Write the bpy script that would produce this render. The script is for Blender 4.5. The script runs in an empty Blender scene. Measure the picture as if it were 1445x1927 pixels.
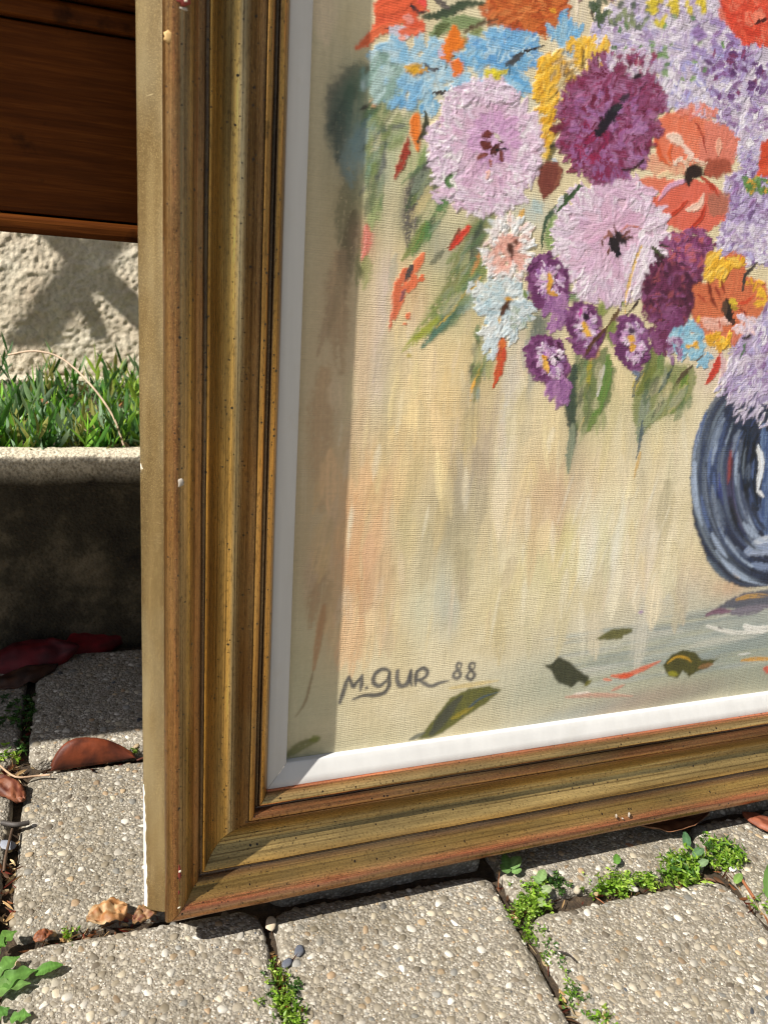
import bpy, math, random
import numpy as np
from mathutils import Vector, Matrix, Euler
random.seed(7); rng = np.random.default_rng(11)
S = bpy.context.scene
COL = S.collection

# ------------------------------------------------------------------ camera, light, exposure
CAM_H = 0.54
Rm = np.array([[0.93196428, -0.34563331, 0.10945408], [-0.02907242, -0.37217425, -0.92770745], [0.36138259, 0.86140812, -0.35690151]])
FPX = 1535.1                                   # focal length in pixels of a 1445 x 1927 picture
cd = bpy.data.cameras.new('camera'); cam = bpy.data.objects.new('camera', cd); COL.objects.link(cam)
r, d, f = Rm
cam.matrix_world = Matrix(((r[0], -d[0], -f[0], 0), (r[1], -d[1], -f[1], 0), (r[2], -d[2], -f[2], CAM_H), (0, 0, 0, 1)))
cd.sensor_fit = 'VERTICAL'; cd.sensor_height = 36; cd.lens = FPX / 1927 * 36
cd.clip_start = 0.02; cd.clip_end = 500
cd.dof.use_dof = True; cd.dof.focus_distance = 0.66; cd.dof.aperture_fstop = 9.5
S.camera = cam

SUN = Vector((0.89, 0.17, -1.0)).normalized()  # the way the light travels
w = bpy.data.worlds.new('World'); S.world = w; w.use_nodes = True
nt = w.node_tree; bg = nt.nodes['Background']
sky = nt.nodes.new('ShaderNodeTexSky'); sky.sky_type = 'NISHITA'; sky.sun_disc = False
sky.sun_elevation = math.asin(-SUN.z); sky.sun_rotation = math.atan2(-SUN.x, -SUN.y)
sky.air_density = 1.0; sky.dust_density = 1.6; sky.ozone_density = 0.8
hs = nt.nodes.new('ShaderNodeHueSaturation'); hs.inputs['Saturation'].default_value = 0.62
nt.links.new(sky.outputs[0], hs.inputs['Color']); nt.links.new(hs.outputs[0], bg.inputs[0]); bg.inputs[1].default_value = 0.053
sd = bpy.data.lights.new('sun', 'SUN'); so = bpy.data.objects.new('sun', sd); COL.objects.link(so)
sd.energy = 4.9; sd.angle = math.radians(0.53); sd.color = (1.0, 0.95, 0.87)
so.rotation_euler = SUN.to_track_quat('-Z', 'Y').to_euler(); so.location = (-3, -1, 4)
S.view_settings.view_transform = 'Standard'; S.view_settings.look = 'None'
S.view_settings.gamma = 1; S.view_settings.use_curve_mapping = False
S.view_settings.exposure = 0.72
S.render.engine = 'CYCLES'
S.cycles.pixel_filter_type = 'BLACKMAN_HARRIS'; S.cycles.filter_width = 1.15

# ------------------------------------------------------------------ helpers
def lin(c):
    c = np.asarray(c, float) / 255.0
    return np.where(c <= 0.04045, c / 12.92, ((c + 0.055) / 1.055) ** 2.4)

def mesh_np(name, V, F, cols=None, smooth=True, uvs=None, mats=None):
    """V (n,3), F (m,k) index array with k = 3 or 4, cols per-vertex linear rgb"""
    me = bpy.data.meshes.new(name)
    V = np.ascontiguousarray(V, np.float32); F = np.ascontiguousarray(F, np.int32)
    m, k = F.shape
    me.vertices.add(len(V)); me.vertices.foreach_set('co', V.ravel())
    me.loops.add(m * k); me.loops.foreach_set('vertex_index', F.ravel())
    me.polygons.add(m); me.polygons.foreach_set('loop_start', np.arange(0, m * k, k, dtype=np.int32))
    if smooth: me.polygons.foreach_set('use_smooth', np.ones(m, bool))
    if cols is not None:
        a = me.color_attributes.new('Col', 'FLOAT_COLOR', 'POINT')
        c = np.ones((len(V), 4), np.float32); c[:, :3] = cols; a.data.foreach_set('color', c.ravel())
    if uvs is not None:
        l = me.uv_layers.new(name='UVMap'); l.data.foreach_set('uv', np.ascontiguousarray(uvs[F.ravel()], np.float32).ravel())
    me.update(calc_edges=True); me.validate()
    return me

def link(name, me, mat=None, parent=None, kind=None, loc=None):
    o = bpy.data.objects.new(name, me); COL.objects.link(o)
    if mat and me: me.materials.append(mat)
    if parent: o.parent = parent
    if kind: o['kind'] = kind
    if loc is not None: o.location = loc
    return o

def tag(o, label, cat, group=None):
    o['label'] = label; o['category'] = cat
    if group: o['group'] = group
    return o

def empty(name, loc=(0, 0, 0), rot=(0, 0, 0)):
    o = bpy.data.objects.new(name, None); COL.objects.link(o); o.location = loc; o.rotation_euler = rot
    o.empty_display_size = 0.05
    return o

def sm(x, a, b):
    t = np.clip((x - a) / (b - a), 0, 1); return t * t * (3 - 2 * t)

_lat = rng.random((256, 256))
def vnoise(x, y, seed=0):
    x = np.asarray(x, float) + seed * 17.31; y = np.asarray(y, float) + seed * 9.77
    xi = np.floor(x).astype(int); yi = np.floor(y).astype(int); fx = x - xi; fy = y - yi
    fx = fx * fx * (3 - 2 * fx); fy = fy * fy * (3 - 2 * fy)
    a = _lat[xi & 255, yi & 255]; b = _lat[(xi + 1) & 255, yi & 255]; c = _lat[xi & 255, (yi + 1) & 255]; e = _lat[(xi + 1) & 255, (yi + 1) & 255]
    return (a * (1 - fx) + b * fx) * (1 - fy) + (c * (1 - fx) + e * fx) * fy
def fbm(x, y, o=4, seed=0):
    s = 0; a = 1; t = 0
    for i in range(o):
        s = s + a * vnoise(x * 2 ** i, y * 2 ** i, seed + i * 3); t += a; a *= 0.5
    return s / t

class NT:
    """small node helper"""
    def __init__(s, name):
        s.m = bpy.data.materials.new(name); s.m.use_nodes = True; s.t = s.m.node_tree
        s.b = s.t.nodes['Principled BSDF']; s.out = s.t.nodes['Material Output']
    def n(s, ty, **kw):
        o = s.t.nodes.new('ShaderNode' + ty)
        for k, v in kw.items():
            if k.startswith('i_'):
                s.put(o.inputs[int(k[2:]) if k[2:].isdigit() else k[2:].replace('_', ' ')], v)
            else: setattr(o, k, v)
        return o
    def put(s, sock, v):
        if isinstance(v, bpy.types.NodeSocket): s.t.links.new(v, sock)
        elif isinstance(v, (tuple, list, np.ndarray)):
            v = [float(q) for q in v]
            sock.default_value = v + [1.0] if (len(v) == 3 and sock.type == 'RGBA') else v
        else: sock.default_value = v
    def set(s, **kw):
        for k, v in kw.items(): s.put(s.b.inputs[k.replace('_', ' ')], v)
    def coord(s, kind='Object'): return s.n('TexCoord').outputs[kind]
    def map(s, vec, scale=(1, 1, 1), rot=(0, 0, 0), loc=(0, 0, 0)):
        return s.n('Mapping', i_Vector=vec, i_Scale=scale, i_Rotation=rot, i_Location=loc).outputs[0]
    def noise(s, vec, scale, detail=3, rough=0.55, dist=0.0):
        return s.n('TexNoise', i_Vector=vec, i_Scale=scale, i_Detail=detail, i_Roughness=rough, i_Distortion=dist).outputs['Fac']
    def voro(s, vec, scale, feature='F1', out='Distance', rand=1.0):
        return s.n('TexVoronoi', feature=feature, i_Vector=vec, i_Scale=scale, i_Randomness=rand).outputs[out]
    def ramp(s, fac, stops, interp='LINEAR'):
        o = s.n('ValToRGB', i_Fac=fac); o.color_ramp.interpolation = interp
        e = o.color_ramp.elements
        while len(e) < len(stops): e.new(0.5)
        for q, (p, c) in zip(e, stops):
            q.position = p; c = (c, c, c) if not hasattr(c, '__len__') else c
            q.color = (float(c[0]), float(c[1]), float(c[2]), 1)
        return o.outputs[0]
    def mix(s, fac, a, b, mode='MIX'):
        o = s.n('Mix', data_type='RGBA', blend_type=mode)
        s.put(o.inputs[0], fac); s.put(o.inputs[6], a); s.put(o.inputs[7], b); return o.outputs[2]
    def math(s, op, a, b=0.0, c=None):
        o = s.n('Math', operation=op); s.put(o.inputs[0], a); s.put(o.inputs[1], b)
        if c is not None: s.put(o.inputs[2], c)
        return o.outputs[0]
    def attr(s, name='Col', out='Color'): return s.n('Attribute', attribute_name=name).outputs[out]
    def bump(s, h, strength=0.5, dist=0.001, normal=None):
        o = s.n('Bump', i_Height=h, i_Strength=strength, i_Distance=dist)
        if normal is not None: s.put(o.inputs['Normal'], normal)
        s.t.links.new(o.outputs[0], s.b.inputs['Normal']); return o.outputs[0]

def box(name, x0, x1, y0, y1, z0, z1, mat, parent=None, bev=0.002):
    import bmesh
    bm = bmesh.new(); bmesh.ops.create_cube(bm, size=1)
    for v in bm.verts:
        v.co = Vector(((x0 + x1) / 2 + v.co.x * (x1 - x0), (y0 + y1) / 2 + v.co.y * (y1 - y0), (z0 + z1) / 2 + v.co.z * (z1 - z0)))
    if bev: bmesh.ops.bevel(bm, geom=bm.edges[:], offset=bev, segments=3, affect='EDGES', profile=0.5)
    me = bpy.data.meshes.new(name); bm.to_mesh(me); bm.free()
    for p in me.polygons: p.use_smooth = False
    return link(name, me, mat, parent)

def sweep_grid(nu, nv, wrap=False):
    i, j = np.meshgrid(np.arange(nu - 1), np.arange(nv - 1), indexing='ij')
    a = (i * nv + j).ravel(); return np.stack([a, a + nv, a + nv + 1, a + 1], 1)

# ------------------------------------------------------------------ materials
def m_aggregate():
    t = NT('washed_concrete'); c = t.coord()
    v1 = t.voro(c, 420); v2 = t.voro(c, 420, out='Color'); n = t.noise(c, 35, 4)
    g = t.ramp(t.n('SeparateColor', i_0=v2).outputs[0], [(0, lin((112, 106, 96))), (0.45, lin((148, 142, 130))), (0.8, lin((166, 160, 148))), (1, lin((196, 190, 178)))])
    g2 = t.mix(t.ramp(v1, [(0.35, 0), (0.75, 1)]), g, lin((124, 117, 105)))
    g3 = t.mix(t.ramp(n, [(0.48, 0), (0.75, 0.5)]), g2, lin((104, 95, 76)))
    t.set(Base_Color=g3, Roughness=0.9)
    rnd = t.n('ObjectInfo').outputs['Random']; g3 = t.mix(1.0, g3, t.ramp(rnd, [(0, (0.80, 0.79, 0.76)), (1, (1.06, 1.05, 1.04))]), 'MULTIPLY')
    g3 = t.mix(t.ramp(t.noise(c, 7, 5, 0.7), [(0.5, 0), (0.7, 0.5)]), g3, lin((92, 84, 66))); t.set(Base_Color=g3)
    hgt = t.math('ADD', t.math('MULTIPLY', v1, -1.0), t.math('MULTIPLY', t.noise(c, 900, 2), 0.6))
    t.bump(hgt, 0.9, 0.0012); return t.m
def m_pebble():
    t = NT('pebble'); c = t.coord()
    col = t.mix(0.35, t.attr(), t.mix(t.noise(c, 300, 4), lin((95, 85, 68)), lin((235, 228, 212))), 'SOFT_LIGHT')
    col = t.mix(t.ramp(t.noise(c, 16, 5, 0.65), [(0.5, 0), (0.75, 0.45)]), col, lin((118, 108, 86)))
    col = t.mix(t.ramp(t.noise(c, 7, 5, 0.7), [(0.5, 0), (0.7, 0.4)]), col, lin((100, 90, 70)))
    t.set(Base_Color=col, Roughness=t.ramp(t.noise(c, 200, 2), [(0.3, 0.5), (0.7, 0.85)])); t.bump(t.noise(c, 1100, 3), 0.3, 0.0006); return t.m
def m_soil():
    t = NT('soil'); c = t.coord()
    t.set(Base_Color=t.ramp(t.noise(c, 160, 6, 0.7), [(0.3, lin((38, 30, 22))), (0.55, lin((74, 60, 44))), (0.8, lin((118, 98, 74)))]), Roughness=0.95)
    t.bump(t.noise(c, 420, 5, 0.7), 1.0, 0.004); return t.m
def m_pale_bounce_gravel():
    t = NT('pale_gravel'); c = t.coord(); v = t.voro(c, 90, out='Color')
    t.set(Base_Color=t.ramp(t.n('SeparateColor', i_0=v).outputs[0], [(0, lin((120, 110, 94))), (0.5, lin((168, 158, 138))), (1, lin((206, 198, 180)))]), Roughness=0.9)
    t.bump(t.voro(c, 90), 0.6, 0.01); return t.m
def m_wall():
    t = NT('rough_render'); c = t.coord()
    n = t.noise(c, 18, 5, 0.6); n2 = t.noise(c, 240, 4, 0.7)
    col = t.ramp(n, [(0.3, lin((176, 160, 138))), (0.5, lin((204, 192, 170))), (0.75, lin((222, 214, 194)))])
    col = t.mix(t.ramp(n2, [(0.3, 0.55), (0.5, 0)]), col, lin((140, 128, 108)))
    t.set(Base_Color=col, Roughness=0.95)
    t.bump(t.math('ADD', t.math('MULTIPLY', n2, 0.7), t.math('MULTIPLY', t.noise(c, 420, 3), 0.35)), 0.7, 0.003); return t.m
def m_planter():
    t = NT('weathered_concrete'); c = t.coord()
    n = t.noise(c, 14, 6, 0.68); n2 = t.noise(c, 260, 3, 0.7); v = t.voro(c, 260)
    z = t.n('SeparateXYZ', i_Vector=c).outputs[2]
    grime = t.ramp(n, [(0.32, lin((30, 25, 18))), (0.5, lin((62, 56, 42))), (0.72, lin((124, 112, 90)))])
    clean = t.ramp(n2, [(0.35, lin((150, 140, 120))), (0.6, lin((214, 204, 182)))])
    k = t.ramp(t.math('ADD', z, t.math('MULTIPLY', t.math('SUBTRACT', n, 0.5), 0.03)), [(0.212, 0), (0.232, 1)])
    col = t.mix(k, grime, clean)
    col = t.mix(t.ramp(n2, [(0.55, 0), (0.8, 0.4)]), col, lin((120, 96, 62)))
    t.set(Base_Color=col, Roughness=0.95)
    t.bump(t.math('SUBTRACT', t.math('MULTIPLY', n2, 1.0), t.math('MULTIPLY', v, 0.8)), 0.8, 0.0025); return t.m
def m_wood(name, dark, mid, light, axis=0):
    t = NT(name); c = t.coord()
    sc = [22, 22, 22]; sc[axis] = 1.2
    g = t.noise(t.map(c, scale=tuple(sc)), 9, 6, 0.65, 0.4)
    sc2 = [160, 160, 160]; sc2[axis] = 5
    g2 = t.noise(t.map(c, scale=tuple(sc2)), 6, 3)
    col = t.ramp(g, [(0.12, lin(dark)), (0.5, lin(mid)), (0.75, lin(light))])
    col = t.mix(t.ramp(g2, [(0.4, 0.28), (0.6, 0)]), col, lin(dark))
    col = t.mix(t.ramp(t.noise(c, 26, 4, 0.6), [(0.62, 0), (0.7, 0.6)]), col, lin((16, 8, 4)))
    t.set(Base_Color=col, Roughness=t.ramp(g2, [(0.3, 0.4), (0.7, 0.55)]), Specular_IOR_Level=0.06)
    t.bump(g2, 0.25, 0.0006); return t.m
def m_leaf(name, base, trans=0.35, rough=0.5, var=0.25):
    t = NT(name); c = t.coord()
    a = t.attr()
    n = t.noise(c, 60, 4)
    col = t.mix(1.0, a, t.ramp(n, [(0.3, (1 - var,) * 3), (0.7, (1 + var * 0.6,) * 3)]), 'MULTIPLY') if base is None else \
        t.mix(n, [q * 0.55 for q in lin(base)], [min(1, q * 1.35) for q in lin(base)])
    t.set(Base_Color=col, Roughness=rough)
    tr = t.n('BsdfTranslucent', i_Color=col)
    mx = t.n('MixShader', i_Fac=trans, i_1=t.b.outputs[0], i_2=tr.outputs[0]); t.t.links.new(mx.outputs[0], t.out.inputs[0])
    t.bump(t.noise(c, 500, 3), 0.4, 0.0006)
    return t.m

def m_gilt(name, stops, red_at, red_amt, olive=0.0):
    """antique gilding: UV.x = position across the profile (0..1 = 0..100 mm), UV.y = metres along the rail"""
    t = NT(name); uv = t.n('UVMap').outputs[0]; c = t.coord()
    sx = t.n('SeparateXYZ', i_Vector=uv).outputs[0]
    wob = t.noise(t.map(uv, scale=(30, 3.5, 1)), 1.0, 3)
    s = t.math('ADD', sx, t.math('MULTIPLY', t.math('SUBTRACT', wob, 0.5), 0.018))
    col = t.ramp(s, stops)
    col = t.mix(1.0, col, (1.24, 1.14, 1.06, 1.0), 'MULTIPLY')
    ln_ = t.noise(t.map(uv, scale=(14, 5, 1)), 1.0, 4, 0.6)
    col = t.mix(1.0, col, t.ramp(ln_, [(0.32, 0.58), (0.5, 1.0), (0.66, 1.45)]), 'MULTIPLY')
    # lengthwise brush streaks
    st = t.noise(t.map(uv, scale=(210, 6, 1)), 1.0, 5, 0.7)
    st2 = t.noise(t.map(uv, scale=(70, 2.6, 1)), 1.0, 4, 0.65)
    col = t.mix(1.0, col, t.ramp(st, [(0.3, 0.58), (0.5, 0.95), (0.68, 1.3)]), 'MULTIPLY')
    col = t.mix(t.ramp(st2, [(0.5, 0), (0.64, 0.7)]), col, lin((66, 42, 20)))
    # the red bole worn through
    rn = t.noise(t.map(uv, scale=(50, 12, 1)), 1.0, 5, 0.75)
    band = t.math('SUBTRACT', 1.0, t.math('MULTIPLY', t.math('ABSOLUTE', t.math('SUBTRACT', s, red_at)), 30.0)); band = t.math('MAXIMUM', band, 0.0)
    k = t.math('MULTIPLY', t.ramp(rn, [(0.38, 0), (0.6, 1)]), t.math('MULTIPLY', band, red_amt))
    fine = t.noise(c, 1500, 3, 0.7)
    k = t.math('MULTIPLY', k, t.ramp(fine, [(0.42, 0.1), (0.55, 1)]))
    col = t.mix(k, col, lin((140, 66, 42)))
    # broad tone patches, dulled grey
    pn = t.noise(c, 9, 4, 0.6)
    col = t.mix(t.ramp(pn, [(0.45, 0), (0.72, 0.45)]), col, lin((140, 122, 86)))
    col = t.mix(t.ramp(fine, [(0.54, 0), (0.68, 0.45)]), col, lin((214, 180, 112)))
    mot = t.noise(t.map(c, scale=(700, 700, 260)), 1.0, 3, 0.7)
    col = t.mix(t.ramp(mot, [(0.54, 0), (0.64, 0.5)]), col, lin((60, 40, 22)))
    # spatter dots
    uvm_ = t.map(uv, scale=(0.1, 1, 1))
    v = t.n('TexVoronoi', feature='F1', voronoi_dimensions='2D', i_Vector=uvm_, i_Scale=105.0)
    rr = t.n('SeparateColor', i_0=v.outputs['Color']).outputs[0]
    rad = t.math('MULTIPLY', t.math('SUBTRACT', rr, 0.45), 0.20)
    dot = t.ramp(t.math('SUBTRACT', rad, v.outputs['Distance']), [(0.0, 0), (0.03, 1)])
    v2 = t.n('TexVoronoi', feature='F1', voronoi_dimensions='2D', i_Vector=uvm_, i_Scale=220.0)
    r2 = t.n('SeparateColor', i_0=v2.outputs['Color']).outputs[1]
    dot2 = t.ramp(t.math('SUBTRACT', t.math('MULTIPLY', t.math('SUBTRACT', r2, 0.6), 0.40), v2.outputs['Distance']), [(0.0, 0), (0.04, 0.9)])
    dots = t.math('MAXIMUM', dot, dot2)
    col = t.mix(dots, col, lin((20, 12, 7)))
    met = t.math('MULTIPLY', t.math('SUBTRACT', 1.0, t.math('MAXIMUM', dots, k)), 0.75)
    t.set(Base_Color=col, Metallic=met, Roughness=t.ramp(st2, [(0.3, 0.17), (0.7, 0.34)]))
    t.bump(t.math('ADD', t.math('MULTIPLY', st, 0.7), t.math('MULTIPLY', fine, 0.35)), 0.38, 0.0005)
    return t.m
G = lambda *c: [q for q in lin(c)]
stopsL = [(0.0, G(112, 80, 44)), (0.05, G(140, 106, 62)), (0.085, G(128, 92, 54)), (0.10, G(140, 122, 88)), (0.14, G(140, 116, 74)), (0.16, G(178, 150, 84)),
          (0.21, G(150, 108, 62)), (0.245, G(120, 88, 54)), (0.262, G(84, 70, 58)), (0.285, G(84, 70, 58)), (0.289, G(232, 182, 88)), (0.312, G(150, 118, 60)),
          (0.43, G(146, 120, 66)), (0.475, G(236, 194, 108)), (0.505, G(176, 166, 130)), (0.55, G(122, 94, 52)), (0.625, G(96, 70, 40)), (0.632, G(40, 30, 22)), (0.642, G(176, 136, 70)), (0.68, G(170, 128, 64)),  # bright gold and grey stops paint reflected highlights into the cove
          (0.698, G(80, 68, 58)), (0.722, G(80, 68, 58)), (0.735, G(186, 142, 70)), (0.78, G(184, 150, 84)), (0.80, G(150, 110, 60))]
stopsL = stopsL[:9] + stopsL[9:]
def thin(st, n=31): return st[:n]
M_GILT_SIDE = m_gilt('antique_gilding_painted_sheen', thin(stopsL), 0.06, 0.6)
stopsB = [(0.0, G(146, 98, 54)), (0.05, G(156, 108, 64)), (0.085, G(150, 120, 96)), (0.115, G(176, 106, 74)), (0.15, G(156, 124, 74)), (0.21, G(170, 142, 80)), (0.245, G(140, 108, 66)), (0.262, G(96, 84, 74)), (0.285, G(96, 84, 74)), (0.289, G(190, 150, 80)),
          (0.33, G(196, 172, 112)), (0.42, G(172, 150, 96)), (0.47, G(178, 168, 126)), (0.52, G(164, 142, 88)), (0.58, G(142, 108, 58)), (0.63, G(112, 76, 44)), (0.64, G(176, 138, 90)), (0.665, G(142, 96, 60)), (0.69, G(104, 72, 52)), (0.70, G(84, 74, 70)), (0.718, G(84, 74, 70)),  # pale cove stops paint in the tone the rail has in sunlight
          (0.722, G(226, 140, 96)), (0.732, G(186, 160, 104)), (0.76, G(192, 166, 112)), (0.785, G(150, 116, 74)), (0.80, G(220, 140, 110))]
M_GILT_BOTTOM = m_gilt('antique_gilding_worn_painted_sheen', stopsB, 0.135, 1.0)
def m_fascia():
    t = NT('dull_gold_paint'); c = t.coord()
    n = t.noise(t.map(c, scale=(60, 60, 7)), 1.0, 4); f1 = t.noise(c, 1900, 2, 0.7); v = t.voro(c, 900)
    col = t.ramp(n, [(0.3, lin((84, 64, 34))), (0.55, lin((112, 90, 54))), (0.8, lin((146, 126, 86)))])
    col = t.mix(t.ramp(f1, [(0.55, 0), (0.66, 0.9)]), col, lin((206, 184, 130)))
    col = t.mix(t.ramp(t.noise(t.map(c, scale=(9, 9, 5)), 1.0, 4, 0.6), [(0.42, 0), (0.62, 0.55)]), col, lin((160, 148, 116)))
    sc = t.noise(t.map(c, scale=(30, 30, 420), rot=(0.12, 0.0, 0.0)), 1.0, 2)
    col = t.mix(t.math('MULTIPLY', t.ramp(sc, [(0.70, 0), (0.72, 0.6)]), t.ramp(t.noise(c, 12, 2), [(0.55, 0), (0.6, 1)])), col, lin((214, 196, 150)))
    t.set(Base_Color=col, Metallic=0.45, Roughness=0.46); t.bump(f1, 0.25, 0.0004); return t.m
def m_white():
    t = NT('white_painted_wood'); c = t.coord()
    n = t.noise(t.map(c, scale=(60, 60, 6)), 1, 3)
    col = t.ramp(n, [(0.3, (0.53, 0.525, 0.51)), (0.7, (0.60, 0.595, 0.58))])
    col = t.mix(t.ramp(t.noise(c, 38, 5, 0.7), [(0.55, 0), (0.8, 0.35)]), col, (0.50, 0.46, 0.38, 1)); col = t.mix(t.ramp(t.noise(c, 600, 3, 0.7), [(0.70, 0), (0.76, 0.5)]), col, (0.38, 0.34, 0.28, 1))
    t.set(Base_Color=col, Roughness=0.45); t.bump(t.noise(t.map(c, scale=(400, 400, 30)), 1, 3), 0.25, 0.0003); return t.m
def m_gesso():
    t = NT('chipped_gesso'); t.set(Base_Color=lin((236, 226, 206)), Roughness=0.8); t.bump(t.noise(t.coord(), 900, 3), 0.5, 0.0005); return t.m
def m_canvas():
    t = NT('oil_on_canvas'); c = t.coord()
    xyz = t.n('SeparateXYZ', i_Vector=c)
    nz = t.noise(c, 260, 3, 0.6); ny = t.noise(c, 240, 3, 0.6)
    dz = t.math('MULTIPLY', t.math('SUBTRACT', nz, 0.5), 7.0)
    wv = t.math('SINE', t.math('ADD', t.math('MULTIPLY', xyz.outputs[2], 2 * math.pi / 0.00165), dz))
    wu = t.math('SINE', t.math('ADD', t.math('MULTIPLY', xyz.outputs[0], 2 * math.pi / 0.0015), t.math('MULTIPLY', t.math('SUBTRACT', ny, 0.5), 8.0)))
    slub = t.noise(t.map(c, scale=(22, 22, 900)), 1.0, 3, 0.6)
    h = t.math('ADD', t.math('MULTIPLY', wv, 0.46), t.math('MULTIPLY', wu, 0.20))
    h = t.math('ADD', h, t.math('MULTIPLY', slub, 3.0))
    h = t.math('ADD', h, t.math('MULTIPLY', t.noise(c, 900, 3, 0.65), 1.2))
    amp = t.ramp(t.noise(c, 45, 4, 0.6), [(0.32, 0.35), (0.62, 1.25)])
    h = t.math('MULTIPLY', h, amp)
    imp = t.attr('Relief', 'Fac')
    h = t.math('MULTIPLY', h, t.math('SUBTRACT', 1.0, t.math('MULTIPLY', imp, 0.55)))
    h = t.math('ADD', h, t.math('MULTIPLY', t.math('MULTIPLY', t.noise(c, 420, 4, 0.7), imp), 3.2))
    t.set(Base_Color=t.attr(), Roughness=0.48, Specular_IOR_Level=0.35)
    t.bump(h, 0.5, 0.00016); return t.m

M_AGG = m_aggregate(); M_PEB = m_pebble(); M_SOIL = m_soil(); M_WALL = m_wall(); M_PLANTER = m_planter()
M_WOOD = m_wood('dark_varnished_wood', (46, 21, 5), (84, 43, 12), (108, 60, 20))
M_LATH = m_wood('weathered_lath', (96, 78, 58), (140, 118, 90), (170, 150, 120), 2)
M_GREEN = m_leaf('green_leaf', None, 0.4, 0.42)
M_DRY = m_leaf('dry_leaf', None, 0.22, 0.6, 0.4)
M_FASCIA = m_fascia(); M_WHITE = m_white(); M_GESSO = m_gesso(); M_CANVAS = m_canvas()

# ------------------------------------------------------------------ ground and pavement
ex = np.array([0.99929, -0.0377]); ey = np.array([0.0377, 0.99929])
gv = np.array([[-60, -60, -0.02], [60, -60, -0.02], [60, 60, -0.02], [-60, 60, -0.02]], float)
link('ground', mesh_np('ground', gv, np.array([[0, 1, 2, 3]]), smooth=False), m_pale_bounce_gravel(), kind='structure')  # unseen far ground made pale to bounce light onto the canvas
# finer soil in the joints, uneven
gx = np.linspace(-0.35, 0.95, 260); gy = np.linspace(0.15, 0.93, 170)
X, Y = np.meshgrid(gx, gy, indexing='ij')
Z = -0.0085 + 0.008 * (fbm(X * 60, Y * 60, 4, 5) - 0.5) + 0.006 * (fbm(X * 9, Y * 9, 2, 2) - 0.5)
link('joint_soil', mesh_np('joint_soil', np.stack([X, Y, Z], -1).reshape(-1, 3), sweep_grid(260, 170)), M_SOIL, kind='structure')

pave = empty('pavement'); pave['kind'] = 'structure'
def icosphere(sub):
    import bmesh
    bm = bmesh.new(); bmesh.ops.create_icosphere(bm, subdivisions=sub, radius=1)
    bm.verts.ensure_lookup_table()
    v = np.array([q.co[:] for q in bm.verts]); fc = np.array([[q.index for q in p.verts] for p in bm.faces]); bm.free(); return v, fc
ICO2 = icosphere(2); ICO1 = icosphere(1)
PAL = np.array([lin(c) for c in [(186, 176, 156), (160, 146, 120), (212, 206, 194), (142, 130, 108), (196, 164, 116), (150, 150, 146), (206, 192, 162), (172, 160, 138), (126, 112, 92), (226, 220, 206), (176, 142, 98)]])
PALp = np.array([.17, .15, .12, .12, .06, .08, .1, .1, .06, .07, .05]); PALp /= PALp.sum()
def rounded(a0, a1, b0, b1, rad, ins, seed, nseg=10):
    pts = []
    for (ca, cb, st) in ((a1 - rad, b1 - rad, 0), (a0 + rad, b1 - rad, 90), (a0 + rad, b0 + rad, 180), (a1 - rad, b0 + rad, 270)):
        for k in range(nseg):
            an = math.radians(st + 90 * k / (nseg - 1)); pts.append((ca + (rad - ins) * math.cos(an), cb + (rad - ins) * math.sin(an)))
    pts.append(pts[0]); out = []
    for p, q in zip(pts[:-1], pts[1:]):
        L = math.hypot(q[0] - p[0], q[1] - p[1]); n = max(1, int(L / 0.005))
        for k in range(n): out.append((p[0] + (q[0] - p[0]) * k / n, p[1] + (q[1] - p[1]) * k / n))
    o = np.array(out); nx = fbm(o[:, 0] * 90 + seed, o[:, 1] * 90, 3, seed) - 0.5; ny = fbm(o[:, 0] * 90 + seed, o[:, 1] * 90, 3, seed + 5) - 0.5
    return o + 0.0046 * np.stack([nx, ny], 1)
def to_world(ab): return ab[..., 0:1] * ex + ab[..., 1:2] * ey
def inside_rr(a, b, a0, a1, b0, b1, rad):
    dx = np.maximum(np.maximum(a0 + rad - a, a - (a1 - rad)), 0); dy = np.maximum(np.maximum(b0 + rad - b, b - (b1 - rad)), 0)
    return np.hypot(dx, dy) <= rad
def edge_drop(a, b, a0, a1, b0, b1, rad):
    dx = np.maximum(np.maximum(a0 + rad - a, a - (a1 - rad)), 0); dy = np.maximum(np.maximum(b0 + rad - b, b - (b1 - rad)), 0)
    return -0.0036 * np.clip(1 - (rad - np.hypot(dx, dy)) / 0.009, 0, 1) ** 1.6
def scatter(a0, a1, b0, b1, rmin, rmax, n, power, occ=None, fill=0.9, rng=rng):
    """dart throwing, big first"""
    rr = rmin + (rmax - rmin) * rng.random(n) ** power; rr = np.sort(rr)[::-1]
    cell = 2 * rmax; occ = occ if occ is not None else {}
    P = []
    for q in rr:
        for _ in range(6):
            a = a0 + (a1 - a0) * rng.random(); b = b0 + (b1 - b0) * rng.random()
            i, j = int(a / 0.012), int(b / 0.012); ok = True
            for di in (-1, 0, 1):
                for dj in (-1, 0, 1):
                    for (x, y, s) in occ.get((i + di, j + dj), ()):
                        if (x - a) ** 2 + (y - b) ** 2 < (fill * (s + q)) ** 2: ok = False; break
                    if not ok: break
                if not ok: break
            if ok:
                occ.setdefault((i, j), []).append((a, b, q)); P.append((a, b, q)); break
    return np.array(P).reshape(-1, 3), occ
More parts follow.
